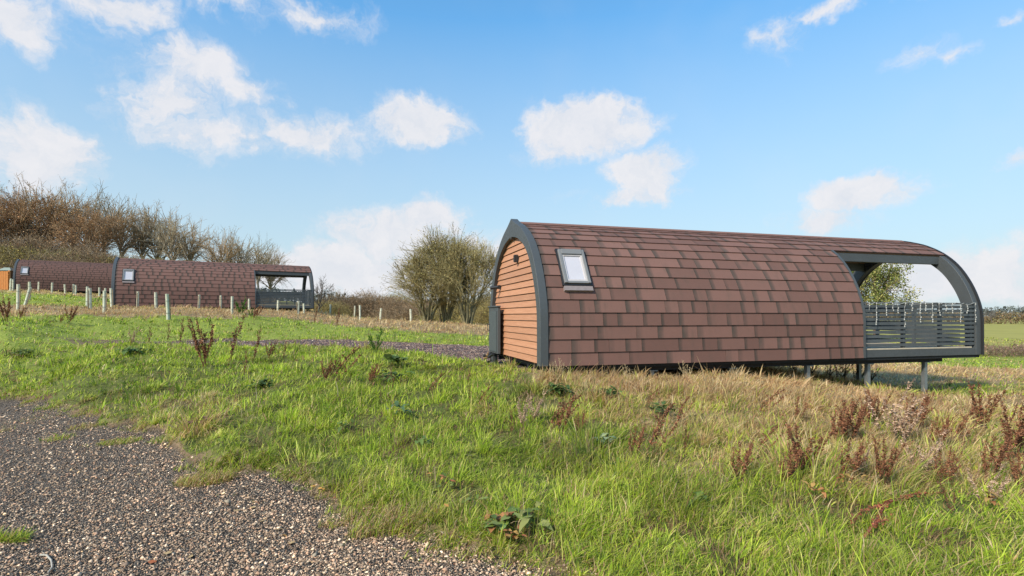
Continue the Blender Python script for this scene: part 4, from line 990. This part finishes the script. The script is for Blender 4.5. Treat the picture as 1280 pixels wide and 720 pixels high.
DK = [  # px, base row, height px, kind, label
 (255,458,62,'a','largest red brown dock clump left of the track'),(283,453,66,'d','thin tall dock stalk right of the largest clump'),(303,470,30,'d','small drooping dock right of the largest clump, in the grass'),(314,452,42,'d','spindly branching dock near the start of the track'),
 (222,432,36,'d','curled dark dock left of the largest clump'),(208,428,24,'d','short dark dock beside the curled one'),(165,432,22,'p','pale brown weed in the left meadow'),(184,431,22,'d','short dark dock by the pale brown weed'),(86,406,28,'b','dock standing against the dry strip at the left'),(8,402,34,'a','dark dock clump cut by the left edge'),(24,400,20,'b','low dock just right of the left edge clump'),
 (75,393,12,'b','tiny dock among the dry grass at the left'),(335,450,26,'b','brown dock at the lower edge of the track'),(352,450,22,'d','smaller brown dock at the lower edge of the track'),(391,407,26,'d','dock in the dry strip right of the middle pod'),(419,408,24,'d','dock before the olive scrub in the dry strip'),(317,392,22,'b','brown dock in front of the middle pod deck end'),
 (405,478,34,'b','narrow upright dock, left of a slanting pair'),(418,478,52,'c','tall dock slanting right in the middle meadow'),(462,481,30,'b','bushy small dock in the middle of the meadow'),(489,489,22,'d','dark stub dock right of the bushy one'),(536,493,28,'c','slanting dock below the track end'),(583,481,18,'d','tiny dock near the pod corner'),(598,512,30,'c','dock slanting right in green grass below the gable'),(586,503,16,'d','tiny dark dock left of the slanting one below the gable'),
 (637,546,28,'d','thin dock left of the centre group'),(653,536,38,'p','pale brown dock at the left of the centre group'),(668,528,34,'p','light seeded dock behind the centre group'),(686,540,52,'c','tallest dock of the centre group, slanting right'),(700,540,42,'b','dark dense dock in the centre group'),(722,545,30,'b','short dark dock right of the centre group'),
 (790,572,42,'b','dark dock beside the pale leaves'),(812,572,74,'c','long dock arching right beyond the pale leaves'),(808,508,24,'c','small arching dock near the dark weed'),(846,530,36,'c','low dock leaning right below the pod wall'),(853,568,36,'d','upright pale dock left of the dry patch'),
 (920,604,48,'b','drooping dock in the green before the dry patch'),(948,522,34,'c','leaning dock in the straw below the pod'),(946,572,32,'c','small arching dock right of the drooping one'),(978,606,44,'b','dock standing left of the long bramble in the grass'),(1002,596,56,'a','broad branching dock left of the bramble'),(996,528,26,'c','low dock in the straw before the pod legs'),
 (1044,556,62,'b','tall dark dock below the near steel legs'),(1057,556,52,'b','dark dock paired with the tall one below the legs'),(1078,536,40,'b','rust dock right of the tall pair'),(1094,532,36,'a','rust bushy dock below the deck'),(1112,552,64,'p','tall pinkish pale dock below the deck'),(1128,553,52,'p','pinkish pale dock next to the tallest pale one'),(1141,540,52,'b','upright rust dock below the deck end'),(1170,560,36,'b','dense short dock right of the pale docks'),(1195,553,44,'c','dock leaning right below the deck corner'),(1226,538,52,'a','bright rust dock right of the pod end'),
 (1058,600,44,'b','dock above the arching bramble'),(1074,596,30,'p','pale dock above the arching bramble'),(1104,606,48,'a','dark dock rising from the bramble tangle'),(1152,596,48,'p','pale branching dock over the bramble tangle'),(1178,610,44,'b','dark dock over the right of the bramble tangle'),(1234,600,56,'b','tall dock near the right edge'),(1252,588,48,'c','arching dock near the right edge'),(1268,570,58,'a','large rust dock cut by the right edge'),(1192,648,36,'d','thin dock below the bramble tangle'),(1234,634,36,'p','pale dock low at the right edge'),(1276,612,40,'b','small rust dock at the right edge of the photo'),
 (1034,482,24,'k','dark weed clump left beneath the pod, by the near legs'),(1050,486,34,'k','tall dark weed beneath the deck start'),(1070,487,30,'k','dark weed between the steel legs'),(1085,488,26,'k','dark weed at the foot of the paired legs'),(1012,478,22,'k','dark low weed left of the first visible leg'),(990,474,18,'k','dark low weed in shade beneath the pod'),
 (706,466,32,'s','pale straw coloured dead weed at the pod corner'),(742,468,18,'s','low straw coloured weed under the pod eave'),(694,470,20,'s','small straw weed at the foot of the gable arch'),(860,470,26,'s','straw coloured stalks against the pod wall'),(790,470,28,'s','tall straw stalks against the lower shingles'),(925,474,22,'s','straw stalks by the shaded underside of the pod'),
 (470,442,34,'g','bright green nettle clump at the edge of the track'),(302,394,24,'g','green weed before the middle pod deck'),(314,397,14,'g','low green weed beside the taller one before the pod'),(1185,455,12,'k','dark weed at the right pod leg')]
for (px, b0, hp, k, lab) in DK:
    q = ray(px, b0)
    if q is None: continue
    if b0 < 400: dd = {317:22., 302:24., 314:23., 75:18}.get(px, 20.); q = ((px-640)/F*dd, dd, gz((px-640)/F*dd, dd))
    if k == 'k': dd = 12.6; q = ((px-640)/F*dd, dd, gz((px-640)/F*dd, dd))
    if k == 's': dd = min(q[1], 8.35+.281*max(0, (px-680)/74)-.35); q = ((px-640)/F*dd, dd, gz((px-640)/F*dd, dd))
    H = hp/F*q[1]*1.08+(.09 if k in 'abcdp' else 0)+(.06 if px > 880 and k in 'abcp' else 0)
    nm = {'g': 'nettle', 's': 'dead_weed', 'k': 'dark_weed'}.get(k, 'dock_plant'); cat = {'g': 'nettle', 's': 'weed', 'k': 'weed'}.get(k, 'dock')
    e = empty(nm, (q[0], q[1], q[2]-.01), rs.uniform(-.5, .5), lab, cat, {'g': 'green nettles in the meadow', 's': 'straw coloured weeds by the pod', 'k': 'dark weeds beneath the pod'}.get(k, 'dead dock plants in the meadow'))
    w = H*rs.uniform(1.1, 1.5); far = min(1.6, max(1, q[1]/8)); e.scale = (w, w, H)
    link('stem', docks[k][0], e, M_TWIG); link('seed_head', docks[k][1], e, M_TWIG)

# broad leaved rosettes
def leaf_shape(L, w, bend, az, c, base, el=.6):
    n = 6; vs = []; fs = []
    for i in range(n+1):
        u = i/n; ww = w*math.sin(math.pi*min(1, u*.93+.05))**.8*(1-.25*u); r = L*u; z = math.sin(el)*L*u-bend*L*u*u
        rr = math.cos(el)*r; wav = .06*L*math.sin(i*2.1+az)
        for s, dz in ((-1, .14*w), (0, 0), (1, .14*w)):
            vs.append((base[0]+rr*math.cos(az)-s*ww*math.sin(az), base[1]+rr*math.sin(az)+s*ww*math.cos(az), base[2]+z+dz+wav*abs(s)*.5))
    for i in range(n):
        for s in (0, 1): a = 3*i+s; fs.append((a, a+1, a+4, a+3))
    return vs, fs, c
def rosette(px, py, R_, n, cols, label, cat='weed', name='leafy_weed', el=(.3, 1.0), wf=.26):
    q = ray(px, py)
    if q is None: return
    e = empty(name, (q[0], q[1], q[2]+.02), 0, label, cat); r = random.Random(int(px*7+py)); 
    R_ *= .68; n = int(n*1.7)
    for k in range(n):
        L = R_*r.uniform(.5, 1.15); c = r.choice(cols); rr = r.uniform(0, R_*1.1); a = r.uniform(0, 6.28)
        vs, fs, _ = leaf_shape(L, L*wf*r.uniform(.8, 1.2), r.uniform(.3, .9), r.uniform(0, 6.28), c, (rr*math.cos(a), rr*math.sin(a), r.uniform(.03, .10)), r.uniform(*el))
        me = np_mesh('leaf', np.array(vs), np.array(fs), col=np.array(c)*r.uniform(.8, 1.2), smooth=True); link('leaf', me, e, attr_mat('broad_leaf', .6, .25, .2, .4))
DG = [(.09,.14,.035),(.12,.18,.045),(.07,.11,.035)]; MG = [(.16,.22,.05),(.12,.18,.05),(.23,.27,.08)]; PG = [(.22,.29,.15),(.27,.32,.18),(.15,.22,.10),(.30,.33,.16)]; OR = [(.45,.20,.08),(.36,.13,.06),(.5,.3,.1)]
rosette(618, 668, .20, 16, MG+OR[:1], 'broad green dock leaves at the gravel edge, lower centre'); rosette(660, 660, .20, 14, MG+[(.26,.26,.08)], 'green dock leaves right of the first patch at the gravel edge'); rosette(640, 684, .13, 8, OR, 'withered orange leaves at the gravel edge')
rosette(590, 640, .12, 7, MG, 'small leafy weed above the gravel edge'); rosette(560, 618, .12, 7, MG+OR[:1], 'small leafy weed with one orange leaf'); rosette(755, 562, .21, 13, PG, 'clump of pale grey green leaves, centre right'); rosette(772, 590, .12, 6, DG, 'dark leaves below the pale clump')
rosette(694, 494, .26, 20, DG, 'dark green bramble patch before the pod corner'); rosette(764, 498, .22, 14, DG, 'dark green low weed under the pod wall'); rosette(826, 520, .22, 12, DG, 'dark bluish weed at the edge of the straw'); rosette(500, 520, .17, 10, [(.10,.16,.07),(.08,.13,.05)], 'dull green thistle in the middle meadow')
rosette(167, 443, .30, 26, DG, 'dark green weed patch in the left meadow'); rosette(326, 487, .24, 14, DG, 'dark weed patch below the small drooping dock'); rosette(494, 456, .40, 18, DG+MG, 'low dark weeds just below the track'); rosette(492, 476, .26, 14, DG, 'dark weeds behind the dark stub dock'); rosette(30, 445, .25, 14, DG, 'dark weed patch at the left edge of the meadow')
rosette(245, 535, .20, 12, [(.20,.10,.07),(.27,.15,.09)], 'wilted purplish brown leaves in the left grass bank'); rosette(530, 516+46, .16, 8, MG, 'green broad leaves in the middle of the bank'); rosette(1062, 612, .14, 7, OR, 'rusty withered leaves near the bramble'); rosette(1014, 628, .12, 6, OR, 'orange withered leaf pair left of the bramble')
rosette(430, 540, .15, 8, MG, 'small broad leaves in the left centre of the bank'); rosette(880, 640, .16, 8, MG, 'broad leaves hidden in the right foreground grass'); rosette(1240, 640, .12, 6, OR, 'rust leaves at the lower right edge')

# arching bramble stem
def bramble():
    pts = [(1046,722,3.35,.0),(1066,690,3.5,.02),(1093,655,3.75,.03),(1108,628,4.1,.02),(1140,618,4.3,0),(1180,616,4.4,0),(1214,618,4.5,0)]
    g = [ray(1046, 722)];
    def P(px, py, d): return Vector(((px-640)/F*d, d, CH-(py-HZ)/F*d))
    base = P(1046, 722, 3.35); e = empty('arching_bramble', (base.x, base.y, gz(base.x, base.y)), 0, 'long rust red bramble stem arching over the grass at lower right', 'bramble'); o = Vector(e.location)
    def path(L): return [P(a, b, c)-o for a, b, c, _ in L]
    m = mat('bramble_stem', (.27, .09, .05), .7, .3, 20); mb = MB(); mb.tube(path(pts), .010, 6, .4); mb.build('stem', m, e)
    side = [(1093,655,3.75,0),(1112,648,3.85,0),(1135,655,3.95,0),(1160,648,4.05,0)]; mb = MB(); mb.tube(path(side), .004, 5, .5); mb.build('side_shoot', m, e)
    side2 = [(1108,628,4.1,0),(1075,640,3.9,0),(1060,660,3.8,0)]; mb = MB(); mb.tube(path(side2), .003, 5, .5); mb.build('side_shoot', m, e)
    PP = []; r = random.Random(2)
    for L in (path(pts)[1:], path(side), path(side2)):
        for a, b in zip(L[:-1], L[1:]):
            n = max(2, int((b-a).length/.035))
            for k in range(n):
                c = a.lerp(b, k/n); PP += [c+Vector((r.gauss(0, .010), r.gauss(0, .010), r.gauss(0, .010))) for _ in range(9)]
    PP = np.array([tuple(p) for p in PP]); C = np.array([[.22,.07,.04]])*np.exp(rng.normal(0, .3, (len(PP), 1)))
    V, Q, C = leaf_quads(PP, np.full(len(PP), .011), C); link('seed_cluster', np_mesh('seed_cluster', V, Q, col=C), e, M_TWIG)
bramble()

# ------------------------------------------------------------------ gravel stones, fallen leaves
def stones(name, X, Y, size, C, label, cat='gravel'):
    n = len(X); Z = height(X, Y); base = np.array([[1,0,0],[0,1,0],[-1,0,0],[0,-1,0],[.1,.1,.62],[-.1,0,-.5]], float)
    V = base[None]*(1+rng.normal(0, .28, (n, 6, 3))); a = rng.uniform(0, 6.28, n); c, s = np.cos(a), np.sin(a)
    V = V*(size[:, None, None]*np.stack([np.ones(n), rng.uniform(.5, .95, n), rng.uniform(.5, .95, n)], -1)[:, None])
    tx = rng.normal(0, .35, n); Vz = V[..., 2]+V[..., 0]*tx[:, None]
    x = V[..., 0]*c[:, None]-V[..., 1]*s[:, None]; y = V[..., 0]*s[:, None]+V[..., 1]*c[:, None]
    V = np.stack([x+X[:, None], y+Y[:, None], Vz+(Z+size*.22)[:, None]], -1).reshape(-1, 3); b = (np.arange(n)*6)[:, None]
    T = np.array([[0,1,4],[1,2,4],[2,3,4],[3,0,4],[1,0,5],[2,1,5],[3,2,5],[0,3,5]]); Fc = (b[:, None]+T[None]).reshape(-1, 3)
    o = link(name, np_mesh(name, V, Fc, col=np.repeat(C, 6, 0)), None, attr_mat('stone', .85, 0, .3, .25)); prop(o, label, cat, kind='stuff'); print(name, n)
SC = np.array([[.22,.16,.115],[.33,.24,.17],[.12,.088,.066],[.44,.34,.25],[.58,.46,.34],[.28,.18,.125],[.58,.41,.24],[.38,.24,.16]])
def gravel():
    n = 165000; r = np.exp(rng.uniform(np.log(2.4), np.log(12.5), n)); th = rng.uniform(-.86, .55, n); X = r*np.sin(th); Y = r*np.cos(th)
    m = (yard(X, Y) > rng.uniform(.12, .95, n)) & (Y > 1.5); X, Y = X[m], Y[m]; n = len(X); R = np.hypot(X, Y)
    size = np.clip(np.exp(rng.normal(-4.92, .40, n)), .0035, .026)*(1+R*.035)
    w = np.array([.27,.22,.17,.12,.035,.13,.012,.043]); C = SC[rng.choice(8, n, p=w)]*np.exp(rng.normal(.30, .32, (n, 1)))*np.array([1.08,1,.92])
    big = rng.random(n) < .002; size[big] *= 1.9; C[big] = np.array([.34,.27,.19]); red = rng.random(n) < .0015; C[red] = [.42,.15,.07]
    stones('gravel', X, Y, size, C, 'grey and brown crushed gravel of the yard in the foreground')
    n = 26000; px = rng.uniform(-11, 1.2, n); yy = rng.uniform(12, 19, n); m = track(px, yy) > rng.uniform(.3, .9, n); X, Y = px[m], yy[m]; n = len(X)
    C = (SC[rng.choice(8, n, p=w)]*.9+np.array([[.02,.0,.015]]))*np.exp(rng.normal(0, .2, (n, 1)))
    stones('track_gravel', X, Y, rng.uniform(.012, .032, n), C, 'purplish gravel of the track beside the nearest pod')
gravel()
def fallen():
    r = random.Random(12); P = []
    L = [(130,552,1),(165,585,1),(172,596,0),(300,640,0),(325,655,0),(353,671,1),(360,683,0),(402,615,1),(205,695,0),(185,706,2),(145,700,0),(238,700,0),(265,690,0),(404,617,1),(540,612,1),(562,622,2),(764,623,3),(560,660,1),(345,665,0),(395,610,1),(312,637,0)]
    LL = ['orange leaf on the gravel below the left grass bank', 'orange leaf on the gravel, upper left, beside a tan one', 'tan leaf on the gravel touching an orange one at the upper left',
          'tan leaf on bare gravel right of the low grass spit', 'tan leaf on the gravel left of two orange ones', 'orange leaf at the right of the gravel, upper of two', 'orange leaf at the right of the gravel, lower of two',
          'orange leaf at the top right edge of the gravel, larger of the pair', 'tan leaf near the lower edge, left of centre of the gravel', 'rust red leaf on the gravel near the bottom', 'tan leaf left of the rust red one on the gravel',
          'tan leaf right of the rust red one on the gravel', 'tan leaf between the red leaf and the orange ones on the gravel', 'orange leaf touching the larger one at the grass edge', 'orange leaf caught in the grass of the centre bank, upper one',
          'rust red leaf in the grass of the centre bank', 'single yellow green leaf standing up in the grass right of centre', 'orange leaf in the grass just above the dock leaves', 'orange leaf beside a tan one in the middle of the gravel',
          'small orange leaf in the moss at the gravel edge', 'tan leaf just below the low grass spit']
    for i, (px, py, c) in enumerate(L):
        q = ray(px, py)
        if q is None: continue
        col = [(.52,.36,.18),(.62,.32,.09),(.50,.16,.07),(.45,.48,.12)][c]; lift = .14 if c == 3 or px > 500 else .012
        vs, fs, _ = leaf_shape(.05 if c != 3 else .07, .017, .1, r.uniform(0, 6.28), col, (0, 0, 0), .08 if c != 3 else .9)
        me = np_mesh('fallen_leaf', np.array(vs), np.array(fs), col=np.array(col), smooth=True); o = link('fallen_leaf', me, None, attr_mat('broad_leaf')); o.location = (q[0], q[1], q[2]+lift); o.rotation_euler = (r.uniform(-.3, .3), r.uniform(-.3, .3), 0)
        prop(o, LL[i], 'leaf', 'fallen autumn leaves')
    P0 = [ray(a, b) for a, b in ((50,697),(58,697),(64,703),(65,712),(60,719))]; o = P0[0]
    mb = MB(); mb.tube([(p[0]-o[0], p[1]-o[1], p[2]-o[2]+.014) for p in P0], .007, 6, .6); t = mb.build('curved_twig', mat('bleached_twig', (.45, .40, .33), .8)); t.location = o; prop(t, 'bleached curved twig lying on the gravel at bottom left', 'twig')
fallen()

# ------------------------------------------------------------------ grass last
make_grass('meadow_grass', 12000, 30, 2.5, 15, 1.0, 'green and straw coloured meadow grass in front of the pods', seg3=True)
make_grass('tussock_grass', 800, 150, 2.6, 17, 1.22, 'larger grass tussocks standing out of the meadow', loose=.04, big=1.5)
make_grass('far_meadow_grass', 13000, 17, 14, 75, 1.3, 'green and dry grass further out round the far pods', seg3=False)
def tufts(name, spots, label):
    """grass tufts standing on the gravel"""
    P = []; A = []; Hh = []; C = []
    for (px, py, R_, n, h, g) in spots:
        q = ray(px, py)
        if q is None: continue
        for _ in range(n):
            a = rng.uniform(0, 6.28); rr = R_*math.sqrt(rng.random()); x = q[0]+rr*math.cos(a)*1.7; y = q[1]+rr*math.sin(a)*.7
            P.append((x, y)); A.append(1.7+rng.normal(0, 1.1)); Hh.append(h*rng.uniform(.5, 1.2)); C.append((GREENS if rng.random() < g else TANS)[rng.integers(0, 6)]*rng.uniform(.8, 1.2))
    P = np.array(P); Z = height(P[:, 0], P[:, 1]); n = len(P)
    me = blade_mesh(name, np.column_stack([P, Z]), np.array(Hh), np.full(n, .006)*rng.uniform(.6, 1.3, n), np.array(A), rng.uniform(.3, 1.2, n), np.array(C))
    o = link(name, me, None, attr_mat('grass_blades')); prop(o, label, 'grass', kind='stuff')
_eg = []
for _i in range(110):
    _px = rng.uniform(-60, 800); _th = math.atan((_px-640)/F); _d0 = float(np.interp(_th, _GA, _GD)); _dd = np.linspace(_d0*.8, _d0*1.25, 60); _xx = _dd*math.tan(_th)
    _k = int(np.argmin(np.abs(yard(_xx, _dd)-rng.uniform(.15, .85)))); _g = (_xx[_k], _dd[_k]); _py = HZ+(CH-gz(*_g))/_g[1]*F
    _eg.append((_px, _py, rng.uniform(.05, .16), int(rng.uniform(40, 190)), rng.uniform(.05, .13), rng.choice([.9, .75, .35])))
tufts('edge_tufts', _eg, 'ragged grass tufts overhanging the edge of the gravel')
tufts('gravel_tufts', [(5,676,.10,420,.12,.9),(255,603,.17,1300,.12,.35),(150,553,.16,700,.08,.6),(125,556,.15,160,.05,.5),(240,585,.12,200,.09,.6),(300,575,.2,400,.12,.6),(105,535,.15,250,.1,.3),(60,520,.3,260,.06,.5),(430,655,.12,220,.12,.4),(480,665,.16,500,.22,.45),(560,690,.2,240,.08,.4),(280,620,.05,40,.04,.8),(320,628,.05,40,.04,.6),(20,530,.3,200,.05,.4),(660,705,.15,260,.08,.5)], 'small grass tufts growing out on the gravel')
tufts('tall_straw', [(680+i*14, 470+i*1.1+rng.uniform(-3, 8), .28, 80, .19 if i > 6 else .26, .1) for i in range(22)]+[(760+i*11, 480+rng.uniform(-2, 12)+i*.9, .3, 50, .17, .15) for i in range(30)]+[(100+i*9, 392, .6, 60, .30, .0) for i in range(34)], 'tall straw coloured grass along the pod')
print('done')
